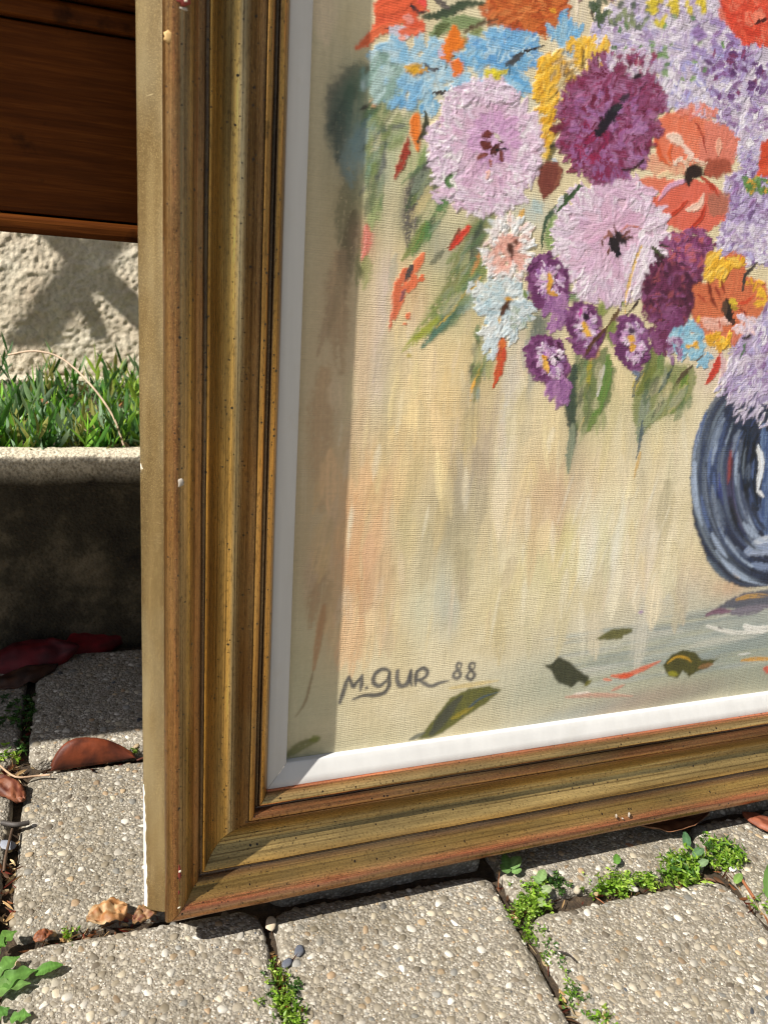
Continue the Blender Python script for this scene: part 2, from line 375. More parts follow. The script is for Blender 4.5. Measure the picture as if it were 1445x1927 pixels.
def pebbles(P, tmpl, ztop, sink, seed, dark=0.006):
    g = np.random.default_rng(seed); n = len(P); v, fc = tmpl
    
    ang = g.random(n) * 6.28; asp = 0.72 + 0.5 * g.random(n); flat = 0.5 + 0.3 * g.random(n)
    sh = v[None] * (1 + 0.22 * (g.random((n, len(v), 1)) - 0.5))
    sh = np.sign(sh) * np.abs(sh) ** 0.9
    for _ in range(4):
        nv = g.normal(size=(n, 1, 3)); nv /= np.linalg.norm(nv, axis=-1, keepdims=True); dq = (sh * nv).sum(-1, keepdims=True); cut = 0.42 + 0.40 * g.random((n, 1, 1))
        sh = sh - nv * np.maximum(dq - cut, 0) * 0.9
    sx = P[:, 2] * asp ** 0.5 * 1.12; sy = P[:, 2] / asp ** 0.5 * 1.0; sz = P[:, 2] * flat
    x = sh[..., 0] * sx[:, None]; y = sh[..., 1] * sy[:, None]; z = sh[..., 2] * sz[:, None]
    tx = (g.random(n) - .5) * 0.5; z = z + x * tx[:, None]
    ca, sa = np.cos(ang)[:, None], np.sin(ang)[:, None]
    xa = x * ca - y * sa + P[:, 0:1]; ya = x * sa + y * ca + P[:, 1:2]
    w2 = xa[..., None] * ex + ya[..., None] * ey
    zz = z + (ztop - sz * sink)[:, None]
    V = np.concatenate([w2, zz[..., None]], -1).reshape(-1, 3)
    F = (fc[None] + (np.arange(n) * len(v))[:, None, None]).reshape(-1, 3)
    c = PAL[g.choice(len(PAL), n, p=PALp)] * (0.46 + 0.48 * g.random((n, 1))) * (0.92 + 0.12 * g.random()); c = c * 0.62 + 0.38 * c.mean(1, keepdims=True) * np.array([1.04, 1.0, 0.93])
    dk = g.random(n) < dark; c[dk] = lin((70, 76, 86)) * (0.6 + 0.5 * g.random((dk.sum(), 1)))
    C = np.repeat(c, len(v), 0)
    return V, F, C
def paver(a0, a1, b0, b1, dz=0.0, dense=0, seed=0, rad=0.014):
    rings = []
    for ins, z in ((0, -0.038), (0, -0.007), (0.0012, -0.003), (0.004, -0.0006), (0.009, 0.0)):
        o = rounded(a0 + ins, a1 - ins, b0 + ins, b1 - ins, max(rad - ins, 0.004), 0, seed); rings.append((o, z))
    n = min(len(o) for o, z in rings)
    V = []
    for o, z in rings:
        idx = np.linspace(0, len(o), n, endpoint=False).astype(int); wv = to_world(o[idx]); V.append(np.concatenate([wv, np.full((n, 1), z + dz)], 1))
    V.append(np.array([[*to_world(np.array([(a0 + a1) / 2, (b0 + b1) / 2])), dz]]))
    V = np.concatenate(V); k = len(rings); F = []
    for r_ in range(k - 1):
        for i in range(n):
            j = (i + 1) % n; F.append((r_ * n + i, r_ * n + j, (r_ + 1) * n + j, (r_ + 1) * n + i))
    F = [tuple(q) for q in F]; me = bpy.data.meshes.new('paver')
    me.from_pydata(V.tolist(), [], F + [((k - 1) * n + i, (k - 1) * n + (i + 1) % n, len(V) - 1) for i in range(n)])
    me.polygons.foreach_set('use_smooth', np.ones(len(me.polygons), bool)); me.update()
    p = link('paver', me, M_AGG, pave)
    if dense:
        A = (a1 - a0) * (b1 - b0)
        g = np.random.default_rng(seed + 100)
        P, occ = scatter(a0 + .002, a1 - .002, b0 + .002, b1 - .002, 0.0012, 0.0049, int(A * 56000), 3.0, None, 0.92, g)
        P = P[inside_rr(P[:, 0], P[:, 1], a0 + .0025, a1 - .0025, b0 + .0025, b1 - .0025, rad)]
        V1, F1, C1 = pebbles(P, ICO2 if dense > 1 else ICO1, dz + edge_drop(P[:, 0], P[:, 1], a0, a1, b0, b1, rad), 0.66, seed + 1)
        if dense > 1:
            P2, occ = scatter(a0 + .002, a1 - .002, b0 + .002, b1 - .002, 0.0006, 0.0012, int(A * 110000), 1.5, occ, 0.85, g)
            P2 = P2[inside_rr(P2[:, 0], P2[:, 1], a0 + .002, a1 - .002, b0 + .002, b1 - .002, rad)]
            V2, F2, C2 = pebbles(P2, ICO1, dz + edge_drop(P2[:, 0], P2[:, 1], a0, a1, b0, b1, rad), 0.35, seed + 2)
            F2 = F2 + len(V1); V1 = np.concatenate([V1, V2]); F1 = np.concatenate([F1, F2]); C1 = np.concatenate([C1, C2])
        link('pebbles', mesh_np('pebbles', V1, F1, C1), M_PEB, p, 'stuff')
cols = [-0.075 - 0.2 * k for k in range(6, 0, -1)] + [-0.075, 0.121, 0.322, 0.536] + [0.536 + 0.2 * k for k in range(1, 6)]
joint_b = {0: 0.492, 1: 0.486, 2: 0.438, 3: 0.500}
gap = 0.0038
for ci in range(len(cols) - 1):
    a0, a1 = cols[ci], cols[ci + 1]; key = ci - 6
    bj = joint_b.get(key, 0.45 + 0.1 * ((ci * 7) % 10) / 10)
    if key == -1: bj = 0.49
    k0 = -4; 
    for k in range(-4, 3):
        b0, b1 = bj + 0.2 * k, bj + 0.2 * (k + 1)
        if b0 > 0.86: continue
        b1 = min(b1, 0.925)
        vis = (key == 0 and k >= -1) or (key in (1, 2) and k in (-1, 0)) or (key == 3 and k in (-1,)) or (key == 2 and k == -1)
        part = (key == -1 and k in (-1, 0, 1)) or (key in (0, 1, 2, 3) and k in (-2,)) or (key in (1, 2) and k == 0) or (key == 3 and k == 0)
        dz = 0.0
        if key == 0 and k == 1: dz = 0.006
        if key == 0 and k == 0: dz = -0.001
        if key == 2 and k == 0: dz = 0.002
        if key == -1: dz = 0.003
        if key == 1 and k == 0: dz = 0.0098      # the raised slab the frame stands on
        if key == 4 and k == 0: dz = 0.009
        gL = gap + (0.002 if key in (0,) else 0.0); gR = gap
        gB = gap + (0.003 if (key == 2 and k == 0) else 0.001); gT = gap + (0.003 if (key == 2 and k == -1) else 0.0)
        rad = 0.012 + 0.01 * (((ci * 3 + k * 5) % 7) / 7)
        paver(a0 + gL, a1 - gR, b0 + gB, b1 - gT, dz, 2 if vis else (1 if part else 0), ci * 31 + k * 7 + 400, rad)

# ------------------------------------------------------------------ wall behind
def taxis(lo, hi, f0, f1, fine, coarse):
    return np.concatenate([np.arange(lo, f0, coarse), np.arange(f0, f1, fine), np.arange(f1, hi + coarse, coarse)])
WBAT = 0.27      # the wall leans back (battered)
wx = taxis(-2.5, 3.0, -0.22, 0.30, 0.0022, 0.05); wz = taxis(-0.05, 1.5, 0.2, 0.54, 0.0022, 0.05)
X, Z = np.meshgrid(wx, wz, indexing='ij')
D = 0.016 * (fbm(X * 5, Z * 5, 2, 3) - 0.5) + 0.003 * (fbm(X * 34, Z * 34, 2, 8) - 0.5) + 0.0042 * (fbm(X * 190, Z * 190, 2, 18) - 0.5)
wv = np.stack([X, 1.285 + WBAT * (Z - 0.25) - D, Z], -1).reshape(-1, 3)
wf = sweep_grid(len(wx), len(wz))
n0 = len(wv)
back = np.array([[-2.5, 1.75, -.05], [3.0, 1.75, -.05], [3.0, 1.75, 1.5], [-2.5, 1.75, 1.5]])
i00, i10 = 0, (len(wx) - 1) * len(wz); i01, i11 = len(wz) - 1, len(wx) * len(wz) - 1
ext = np.array([[n0 + 1, n0, n0 + 3, n0 + 2], [i01, i11, n0 + 2, n0 + 3], [i00, i01, n0 + 3, n0], [i11, i10, n0 + 1, n0 + 2]])
wall = link('garden_wall', mesh_np('garden_wall', np.concatenate([wv, back]), np.concatenate([wf, ext])), M_WALL)
tag(wall, 'rough cream rendered garden wall behind the planted trough, crossed shadow on it', 'wall')

# ------------------------------------------------------------------ planter trough
pl = empty('planter_trough', (0.0, 1.02, 0.0))
tag(pl, 'long weathered concrete planter trough, front in shade, rim in sun, filled with green shoots', 'planter')
def planter_body():
    xs = taxis(-1.6, 2.2, -0.25, 0.25, 0.004, 0.06)
    prof = [(0.914, -0.03), (0.910, 0.0), (0.908, 0.06), (0.906, 0.12), (0.905, 0.17), (0.904, 0.206), (0.8985, 0.212), (0.8965, 0.216), (0.8960, 0.226), (0.8960, 0.236), (0.8972, 0.2425), (0.901, 0.245),
            (0.910, 0.2458), (0.920, 0.2458), (0.929, 0.245), (0.9325, 0.242), (0.934, 0.232), (0.935, 0.20), (0.936, 0.05)]
    P = []
    for a, b in zip(prof[:-1], prof[1:]):
        n = max(1, int(math.hypot(b[0] - a[0], b[1] - a[1]) / 0.006))
        for k in range(n): P.append((a[0] + (b[0] - a[0]) * k / n, a[1] + (b[1] - a[1]) * k / n))
    P.append(prof[-1]); P = np.array(P)
    Xg = np.repeat(xs[:, None], len(P), 1); Yg = np.repeat(P[None, :, 0], len(xs), 0); Zg = np.repeat(P[None, :, 1], len(xs), 0)
    q = fbm(Xg * 70, (Yg + Zg) * 70, 4, 4) - 0.5
    Yg = Yg - 0.0035 * q; Zg = Zg + 0.002 * q
    front = np.stack([Xg, Yg - 1.02, Zg], -1).reshape(-1, 3)
    F = sweep_grid(len(xs), len(P)); return front, F
fv, ff = planter_body()
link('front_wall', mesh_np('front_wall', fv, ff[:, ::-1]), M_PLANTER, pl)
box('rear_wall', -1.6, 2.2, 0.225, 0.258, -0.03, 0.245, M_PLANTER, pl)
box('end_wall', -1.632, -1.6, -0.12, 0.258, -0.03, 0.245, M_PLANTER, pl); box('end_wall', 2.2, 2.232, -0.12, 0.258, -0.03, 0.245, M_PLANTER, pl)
gx = taxis(-1.6, 2.2, -0.3, 0.35, 0.008, 0.08); gy = np.linspace(-0.09, 0.225, 36)
X, Y = np.meshgrid(gx, gy, indexing='ij'); Z = 0.222 + 0.03 * (fbm(X * 14, Y * 14, 4, 6) - 0.5)
link('soil', mesh_np('soil', np.stack([X, Y, Z], -1).reshape(-1, 3), sweep_grid(len(gx), 36)), M_SOIL, pl)

# plants in the trough: shoots with paired narrow leaves
def blade(base, dirv, L, W, bend, nseg=4, fold=0.25, twist=0.0):
    """narrow folded leaf, returns verts (3 per ring), faces"""
    dirv = np.array(dirv, float); dirv /= np.linalg.norm(dirv)
    side = np.cross(dirv, [math.sin(twist), math.cos(twist), 0.15]); side /= (np.linalg.norm(side) + 1e-9)
    nor = np.cross(side, dirv); V = []; p = np.array(base, float); dv = dirv.copy()
    prof = [0.35, 0.85, 1.0, 0.72, 0.02] if nseg == 4 else [0.4, 1.0, 0.75, 0.02]
    for k in range(nseg + 1):
        wv = W * prof[k] * 0.5
        V += [p - side * wv + nor * fold * wv, p, p + side * wv + nor * fold * wv]
        dv = dv + np.array(bend) * (1.0 / nseg); dv /= np.linalg.norm(dv); p = p + dv * L / nseg
    F = []
    for k in range(nseg):
        for j in range(2): a = k * 3 + j; F.append((a, a + 1, a + 4, a + 3))
    return V, F
class Acc:
    def __init__(s): s.V = []; s.F = []; s.C = []; s.n = 0
    def add(s, V, F, c):
        s.V.append(np.array(V, float)); s.F.append(np.array(F, int) + s.n); s.n += len(V); s.C.append(np.tile(np.array(c, float), (len(V), 1)) if np.ndim(c) == 1 else c)
    def mesh(s, name): return mesh_np(name, np.concatenate(s.V), np.concatenate(s.F), np.concatenate(s.C))
ac = Acc(); R = random.Random(3)
greens = [lin((92, 140, 40)), lin((66, 112, 42)), lin((112, 158, 52)), lin((120, 150, 104)), lin((78, 116, 70)), lin((58, 92, 44)), lin((136, 164, 60)), lin((132, 158, 128)), lin((150, 150, 84))]
for i in range(1150):
    x = R.uniform(-0.45, 0.5) if i < 900 else R.uniform(-1.5, 2.1)
    y = R.uniform(0.937, 1.235)
    if R.random() < 0.25: y = R.uniform(0.937, 0.975)
    h = R.uniform(0.010, 0.060) * (0.55 + 0.5 * float(vnoise(x * 16, y * 16, 3)))
    lean = np.array([R.gauss(0, .28), R.gauss(-0.05, .28), 1.0])
    if R.random() < 0.12: h *= 1.5
    z0 = 0.222; base = np.array([x, y, z0]); c = np.array(R.choice(greens)) * R.uniform(0.85, 1.6)
    lean /= np.linalg.norm(lean); top = base + lean * h
    V, F = blade(base, lean, h, 0.0022, (0, 0, 0)); ac.add(V, F, c * 0.8)
    nl = R.randint(5, 8); a0 = R.random() * 6.28
    for k in range(nl):
        t = 0.25 + 0.75 * k / (nl - 1); a = a0 + k * 2.4 + R.gauss(0, .3); up = 0.35 + 1.35 * t
        dv = np.array([math.cos(a), math.sin(a), up]) + lean * 0.5
        L = R.uniform(0.018, 0.034) * (0.8 + 0.35 * t); W = R.uniform(0.0030, 0.0068)
        V, F = blade(base + lean * h * t, dv, L, W, (math.cos(a) * -0.1, math.sin(a) * -0.1, R.uniform(-0.5, 0.3)), 4, 0.35, R.random() * 3)
        ac.add(V, F, c * R.uniform(0.85, 1.18))
for i in range(420):   # flat broad lower leaves
    x = R.uniform(-0.4, 0.45); y = R.uniform(0.937, 1.2); a = R.random() * 6.28
    V, F = blade((x, y, 0.232 + R.random() * 0.02), (math.cos(a), math.sin(a), 0.5), R.uniform(0.02, 0.035), R.uniform(0.005, 0.008), (0, 0, -0.9), 4, 0.3, a)
    ac.add(V, F, np.array(R.choice(greens[3:])) * R.uniform(0.6, 1.0))
gr = link('trough_shoots', ac.mesh('trough_shoots'), M_GREEN, kind='stuff')
tag(gr, 'dense narrow-leaved green shoots growing in the concrete planter trough', 'ground cover')
# dead scraps among the shoots
ac = Acc()
for i in range(260):
    x = R.uniform(-0.35, 0.4); y = R.uniform(0.935, 1.22); a = R.random() * 6.28
    V, F = blade((x, y, 0.236 + R.random() * 0.022), (math.cos(a), math.sin(a), R.gauss(0, .3)), R.uniform(0.008, 0.022), R.uniform(0.004, 0.010), (0, 0, R.gauss(0, 1)), 4, R.uniform(-.6, .6), a)
    ac.add(V, F, lin(R.choice([(170, 110, 66), (205, 176, 130), (140, 84, 48), (222, 200, 160)])))
dd = link('leaf_litter', ac.mesh('leaf_litter'), M_DRY, kind='stuff'); tag(dd, 'scraps of dead leaf among the shoots in the trough', 'leaf litter')

def tube(name, pts, radii, mat, col, parent=None, seg=7):
    pts = [Vector(p) for p in pts]; V = []; n = len(pts)
    for i, p in enumerate(pts):
        tng = (pts[min(i + 1, n - 1)] - pts[max(i - 1, 0)]).normalized(); u = tng.cross(Vector((0.1, 0.3, 1))).normalized(); v2 = tng.cross(u)
        for k in range(seg):
            an = 6.2832 * k / seg; V.append(p + (u * math.cos(an) + v2 * math.sin(an)) * radii[i])
    F = [(i * seg + k, i * seg + (k + 1) % seg, (i + 1) * seg + (k + 1) % seg, (i + 1) * seg + k) for i in range(n - 1) for k in range(seg)]
    return link(name, mesh_np(name, np.array([q[:] for q in V]), np.array(F), np.tile(col, (len(V), 1))), mat, parent)
def atY(x, y, Yw):
    dd_ = Rm.T @ np.array([(x - 722.5) / FPX, (y - 963.5) / FPX, 1]); t = Yw / dd_[1]; return (t * dd_[0], Yw, CAM_H + t * dd_[2])
def bez(P, n=24):
    P = np.array(P, float); out = []
    for i in range(len(P) - 1):
        p0 = P[max(i - 1, 0)]; p1 = P[i]; p2 = P[i + 1]; p3 = P[min(i + 2, len(P) - 1)]
        for k in range(n // (len(P) - 1)):
            t = k / (n // (len(P) - 1)); out.append(0.5 * ((2 * p1) + (-p0 + p2) * t + (2 * p0 - 5 * p1 + 4 * p2 - p3) * t * t + (-p0 + 3 * p1 - 3 * p2 + p3) * t ** 3))
    out.append(P[-1]); return out
st = bez([(-0.06, 1.06, 0.318), (-0.03, 1.045, 0.327), (0.0, 1.03, 0.322), (0.03, 0.985, 0.302), (0.052, 0.955, 0.274), (0.062, 0.938, 0.246), (0.066, 0.936, 0.238)])
o = tube('straw_stem', st, [0.0012] * len(st), M_DRY, lin((212, 186, 160)))
tag(o, 'thin dry pale straw stem arching over the green shoots in the trough', 'stem')

# ------------------------------------------------------------------ side table behind the picture
tb = empty('wooden_table', (-0.1, 0.74, 0.0))
tag(tb, 'dark varnished wooden table with deep apron, behind the left edge of the gilt frame', 'table')
def tbox(n, x0, x1, y0, y1, z0, z1, bev=0.002): return box(n, x0 + 0.1, x1 + 0.1, y0 - 0.74, y1 - 0.74, z0, z1, M_WOOD, tb, bev)
tbox('tabletop', -1.50, 0.62, 0.624, 0.828, 0.636, 0.660, 0.005)  # unseen left end lengthened to deepen the shade on the ground
tbox('cornice_moulding', -1.47, 0.59, 0.640, 0.812, 0.6215, 0.6345, 0.003)
tbox('apron', -1.46, 0.58, 0.648, 0.806, 0.5035, 0.620, 0.001)
tbox('base_moulding', -1.47, 0.59, 0.641, 0.812, 0.490, 0.502, 0.004)
for lx_, ly_ in ((-1.455, 0.652), (0.535, 0.652), (-1.455, 0.765), (0.535, 0.765)):
    tbox('leg', lx_, lx_ + 0.04, ly_, ly_ + 0.04, -0.0, 0.489, 0.003)

# unseen crossed laths, added left of the view to throw the crossed shadow
tr = empty('shadow_laths', (-0.5, 1.21, 0.24))
tag(tr, 'unseen crossing wooden laths added left of the view to cast the wall shadow', 'shadow caster')
def shadow_lath(p, q, wd, th=0.004, yoff=0.0):
    p = Vector(p); q = Vector(q); dd_ = (q - p); L = dd_.length; an = math.atan2(dd_.x, dd_.z)
    import bmesh
    bm = bmesh.new(); bmesh.ops.create_cube(bm, size=1)
    for v in bm.verts: v.co = Vector((v.co.x * wd, v.co.y * th, v.co.z * L))
    bmesh.ops.bevel(bm, geom=bm.edges[:], offset=0.001, segments=2, affect='EDGES')
    me = bpy.data.meshes.new('shadow_lath'); bm.to_mesh(me); bm.free()
    o = link('shadow_lath', me, M_LATH, tr); o.location = (p + q) / 2 + Vector((0, yoff, 0)) - Vector((-0.5, 1.21, 0.24)); o.rotation_euler = (0, an, 0); return o
TY = 1.225
def shadow_src(px, py, dist=0.55):
    P = Vector(atY(px, py, 1.285)); P = Vector(atY(px, py, 1.285 + WBAT * (P.z - 0.25))); t = (TY - P.y) / SUN.y; return P + SUN * t
def sl(a, b, wd, yo, ext=0.25):
    p = shadow_src(*a); q = shadow_src(*b); dd_ = (q - p).normalized(); return shadow_lath(p - dd_ * ext, q + dd_ * ext, wd, 0.004, yo)
sl((108, 440), (285, 612), 0.040, -0.0025, 0.03)
sl((226, 440), (75, 645), 0.062, 0.0025, 0.02)
sl((165, 520), (206, 650), 0.018, 0.0075, 0.02)

# ------------------------------------------------------------------ the framed picture
LEAN = 0.14198; CORNER = (0.0582, 0.4611, 0.0275)
root = empty('framed_painting', CORNER, (-LEAN, 0, 0))
tag(root, 'flower bouquet oil painting with blue vase, in antique gilt frame leaning on paving', 'painting')
FW, FH = 1.150, 0.960      # outer size measured at the ridge edge
def rail(name, prof, side, mat, nseg=120, wob=0.0):
    """prof (s,w) metres swept along one side with 45 degree mitres; side: L B R T"""
    prof = np.array(prof, float); n = len(prof)
    cum = np.concatenate([[0], np.cumsum(np.hypot(*np.diff(prof, axis=0).T))])
    s, wv = prof[:, 0], prof[:, 1]
    L = FH if side in 'LR' else FW
    t = np.linspace(0, 1, nseg)
    if L > 0.5:   # crowd the subdivisions where the camera looks
        pass
    T = (s[None] + 0.00016 + (L - 2 * s[None] - 0.00032) * t[:, None])
    Sg = np.repeat(s[None], nseg, 0); Wg = np.repeat(wv[None], nseg, 0)
    if wob: Wg = Wg + wob * (fbm(T * 40, Sg * 120, 3, 2) - 0.5); Sg = Sg + wob * 0.7 * (fbm(T * 25, Sg * 60, 2, 7) - 0.5)
    if side == 'L': U, Vv = Sg, T
    elif side == 'R': U, Vv = FW - Sg, T
    elif side == 'B': U, Vv = T, Sg
    else: U, Vv = T, FH - Sg
    P = np.stack([U, -Wg, Vv], -1).reshape(-1, 3)
    F = sweep_grid(nseg, n)
    if side in 'LT': pass
    if side in 'RB': F = F[:, ::-1]
    uv = np.stack([Sg * 10, T + {'L': 0, 'B': 3.3, 'R': 7, 'T': 11}[side]], -1).reshape(-1, 2)
    return link(name, mesh_np(name, P, F, uvs=uv), mat, root)
mm = 0.001
ctrl = [(1.2, -9.0), (0.4, -4.0), (0.3, 0.0), (1.6, 3.4), (4.4, 5.7), (7.8, 6.4), (10.6, 5.7), (12.4, 4.2), (13.0, 4.0), (16.0, 1.5), (19.0, -2.2), (21.0, -4.6), (22.0, -5.0), (24.6, -6.0), (25.8, -8.4),
        (26.4, -10.4), (28.4, -10.4), (28.8, -9.4), (30.4, -10.6), (33.0, -14.4), (36.5, -18.6), (41.0, -21.8), (46.0, -22.6), (51.0, -20.8), (56.0, -17.0), (60.0, -13.6), (62.6, -12.2), (63.2, -13.2), (64.0, -12.2), (66.0, -12.0), (67.8, -13.6), (69.2, -17.0),
        (69.8, -19.4), (71.8, -19.4), (72.2, -17.6), (74.4, -17.4), (77.0, -19.6), (79.4, -23.4), (80.4, -27.5)]
def smooth_profile(c, n=3):
    c = [np.array(q, float) * mm for q in c]; out = []
    for i in range(len(c) - 1):
        p0 = c[max(i - 1, 0)]; p1 = c[i]; p2 = c[i + 1]; p3 = c[min(i + 2, len(c) - 1)]
        for k in range(n):
            t = k / n; h = 0.5 * ((2 * p1) + (-p0 + p2) * t + (2 * p0 - 5 * p1 + 4 * p2 - p3) * t * t + (-p0 + 3 * p1 - 3 * p2 + p3) * t ** 3)
            out.append(0.35 * (p1 * (1 - t) + p2 * t) + 0.65 * h)
    out.append(c[-1]); return out
PR = smooth_profile(ctrl)
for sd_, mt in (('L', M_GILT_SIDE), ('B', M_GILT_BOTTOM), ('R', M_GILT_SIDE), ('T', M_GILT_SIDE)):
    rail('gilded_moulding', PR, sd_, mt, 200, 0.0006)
fas = [(2.2, -9.2), (0.9, -9.6), (0.2, -10.6), (-1.6, -13.8), (-4.2, -18.6), (-7.0, -23.8), (-9.6, -29.0), (-10.9, -31.6), (-11.6, -33.4), (-11.4, -36.0), (-8, -36.6), (30, -36.6), (84, -36.6)]
fas = [(a * mm, b * mm) for a, b in fas]
for sd_ in 'LBRT': rail('outer_fascia', fas, sd_, M_FASCIA, 160, 0.0004)
slip = [(79.6, -27.0), (79.8, -26.0), (80.6, -25.6), (86, -27.6), (92, -30.0), (96.0, -31.7), (96.7, -32.2), (97.0, -33.0), (97.1, -38.5)]
slip = [(a * mm, b * mm) for a, b in slip]
for sd_ in 'LBRT': rail('white_slip', slip, sd_, M_WHITE, 40, 0.00015)
# chips of bare gesso along the fascia edge
def chip(pts, off=0.0004, parent=root, mat=M_GESSO, name='gesso_chip'):
    """pts: (v along rail, s, w) in mm, a thin raised flake with thickness"""
    P = np.array([(s * mm, -w_ * mm - off, v * mm) for v, s, w_ in pts]); n = len(P); c = P.mean(0)
    V = np.concatenate([P, [c + np.array([0, -off * 0.6, 0])], P + np.array([0, 0.0012, 0])])
    F = [(i, (i + 1) % n, n) for i in range(n)] + [(n + 1 + i, n + 1 + (i + 1) % n, (i + 1) % n) for i in range(n)] + [(i, n + 1 + i, (i + 1) % n) for i in range(n)]
    link(name, mesh_np(name, V, np.array(F), smooth=False), mat, parent)
def fs(v, a): # point on the fascia slope, a = 0 outer edge .. 1 ridge foot
    return (v, -11.3 + a * 11.6, -33.0 + a * 22.5)
rc = random.Random(5); left = []; right = []
for k in range(30):
    v = -8 + k * 3.6; left.append(fs(v, 0.0)); right.append(fs(v, 0.15 + rc.uniform(-0.05, 0.05) - 0.10 * (k / 29.0) ** 3))
GP = []
for k in range(30):
    for j in range(4):
        q = [left[k][i] + (right[k][i] - left[k][i]) * j / 3 for i in range(3)]; o_ = 0.0009 if j < 3 else -0.0002
        GP.append((q[1] * mm - (0.0006 if j == 0 else 0), -q[2] * mm - o_, q[0] * mm))
link('gesso_chip', mesh_np('gesso_chip', np.array(GP), sweep_grid(30, 4)), M_GESSO, root)
for v0 in (331, 394): chip([fs(v0, 0.0), fs(v0 + 2, .14), fs(v0 + 4, .17), fs(v0 + 6.5, 0.0)], 0.0004)
# canvas edge / stretcher at the back
def rbox(n, x0, x1, y0, y1, z0, z1, mat): return box(n, x0, x1, y0, y1, z0, z1, mat, root, 0.001)
rbox('stretcher_bar', 0.09, 0.135, 0.0385, 0.056, 0.09, FH - 0.09, M_LATH); rbox('stretcher_bar', FW - 0.135, FW - 0.09, 0.0385, 0.056, 0.09, FH - 0.09, M_LATH)
rbox('stretcher_bar', 0.137, FW - 0.137, 0.0385, 0.056, 0.09, 0.135, M_LATH); rbox('stretcher_bar', 0.137, FW - 0.137, 0.0385, 0.056, FH - 0.135, FH - 0.09, M_LATH)

#PAINT_BEGIN
# ------------------------------------------------------------------ the painted canvas: a fine relief mesh, colour and impasto built stroke by stroke
WC = -0.0372
ga = np.concatenate([np.arange(0.0955, 0.610, 0.00076), np.arange(0.610, FW - 0.094, 0.002)])
gb = np.concatenate([np.arange(0.0955, 0.706, 0.00076), np.arange(0.706, FH - 0.094, 0.002)])
na, nb = len(ga), len(gb)
GA, GB = np.meshgrid(ga * 1000, gb * 1000, indexing='ij')      # millimetres
un = np.array([1., 0, 0]); vn = np.array([0, math.sin(LEAN), math.cos(LEAN)]); nn = np.array([0, -math.cos(LEAN), math.sin(LEAN)])
_M = np.stack([un, vn, np.array(CORNER) + WC * nn - np.array([0, 0, CAM_H])], 1)
_H = np.linalg.inv(Rm @ _M)      # drawing sheet (photo pixels) -> canvas millimetres
def uvm(p):
    p = np.atleast_2d(np.array(p, float)); q = np.stack([(p[:, 0] - 722.5) / FPX, (p[:, 1] - 963.5) / FPX, np.ones(len(p))], 1) @ _H.T
    return q[:, :2] / q[:, 2:3] * 1000
def scl(p):
    a = uvm([p, (p[0] + 5, p[1])]); return float(np.linalg.norm(a[1] - a[0]) / 5)
NA = rng.random((na, nb)).astype(np.float32); NA = (NA + np.roll(NA, 1, 0) + np.roll(NA, 1, 1) + np.roll(NA, (1, 1), (0, 1))) / 4
NB = fbm(GA / 2.6, GB / 2.6, 3, 1); NS = fbm(GA / 1.3, GB / 26, 3, 2); NL = fbm(GA / 22, GB / 30, 3, 4)
NH = fbm(GA / 14, GB / 1.1, 2, 9)
Kc = 0.88
def pc(c): return lin(c) * Kc
C0 = np.zeros((na, nb, 3)); Hh = np.zeros((na, nb)); 
base1, base2 = pc((224, 209, 170)), pc((232, 219, 184))
C0[:] = base1 + (base2 - base1) * sm(NL, 0.3, 0.7)[..., None]
BR = rng.random(4096); BR = (BR + np.roll(BR, 1)) / 2
def win(lo, hi):
    i0, i1 = np.searchsorted(ga * 1000, [lo[0], hi[0]]); j0, j1 = np.searchsorted(gb * 1000, [lo[1], hi[1]])
    return slice(max(i0, 0), i1), slice(max(j0, 0), j1)
def patch(x, y, rx, ry, col, a=0.7, ang=0, streak=0.5, pw=1.0):
    """soft scumbled tone; radii in sheet pixels, y radius along the canvas height"""
    c = uvm((x, y))[0]; k = scl((x, y)); rx *= k; ry *= k; R_ = max(rx, ry) * 2.1
    sx, sy = win(c - R_, c + R_)
    dx = GA[sx, sy] - c[0]; dy = GB[sx, sy] - c[1]; an = math.radians(ang); ca, sa = math.cos(an), math.sin(an)
    p = (dx * ca + dy * sa) / rx; q = (-dx * sa + dy * ca) / ry
    g = np.exp(-(p * p + q * q) ** pw)
    m = np.clip(g * a * (1 + streak * 2.2 * (NS[sx, sy] - 0.5)) + streak * 0.35 * (NB[sx, sy] - 0.5) * g, 0, 1)[..., None]
    C0[sx, sy] = C0[sx, sy] * (1 - m) + pc(col) * m
_sid = [0]
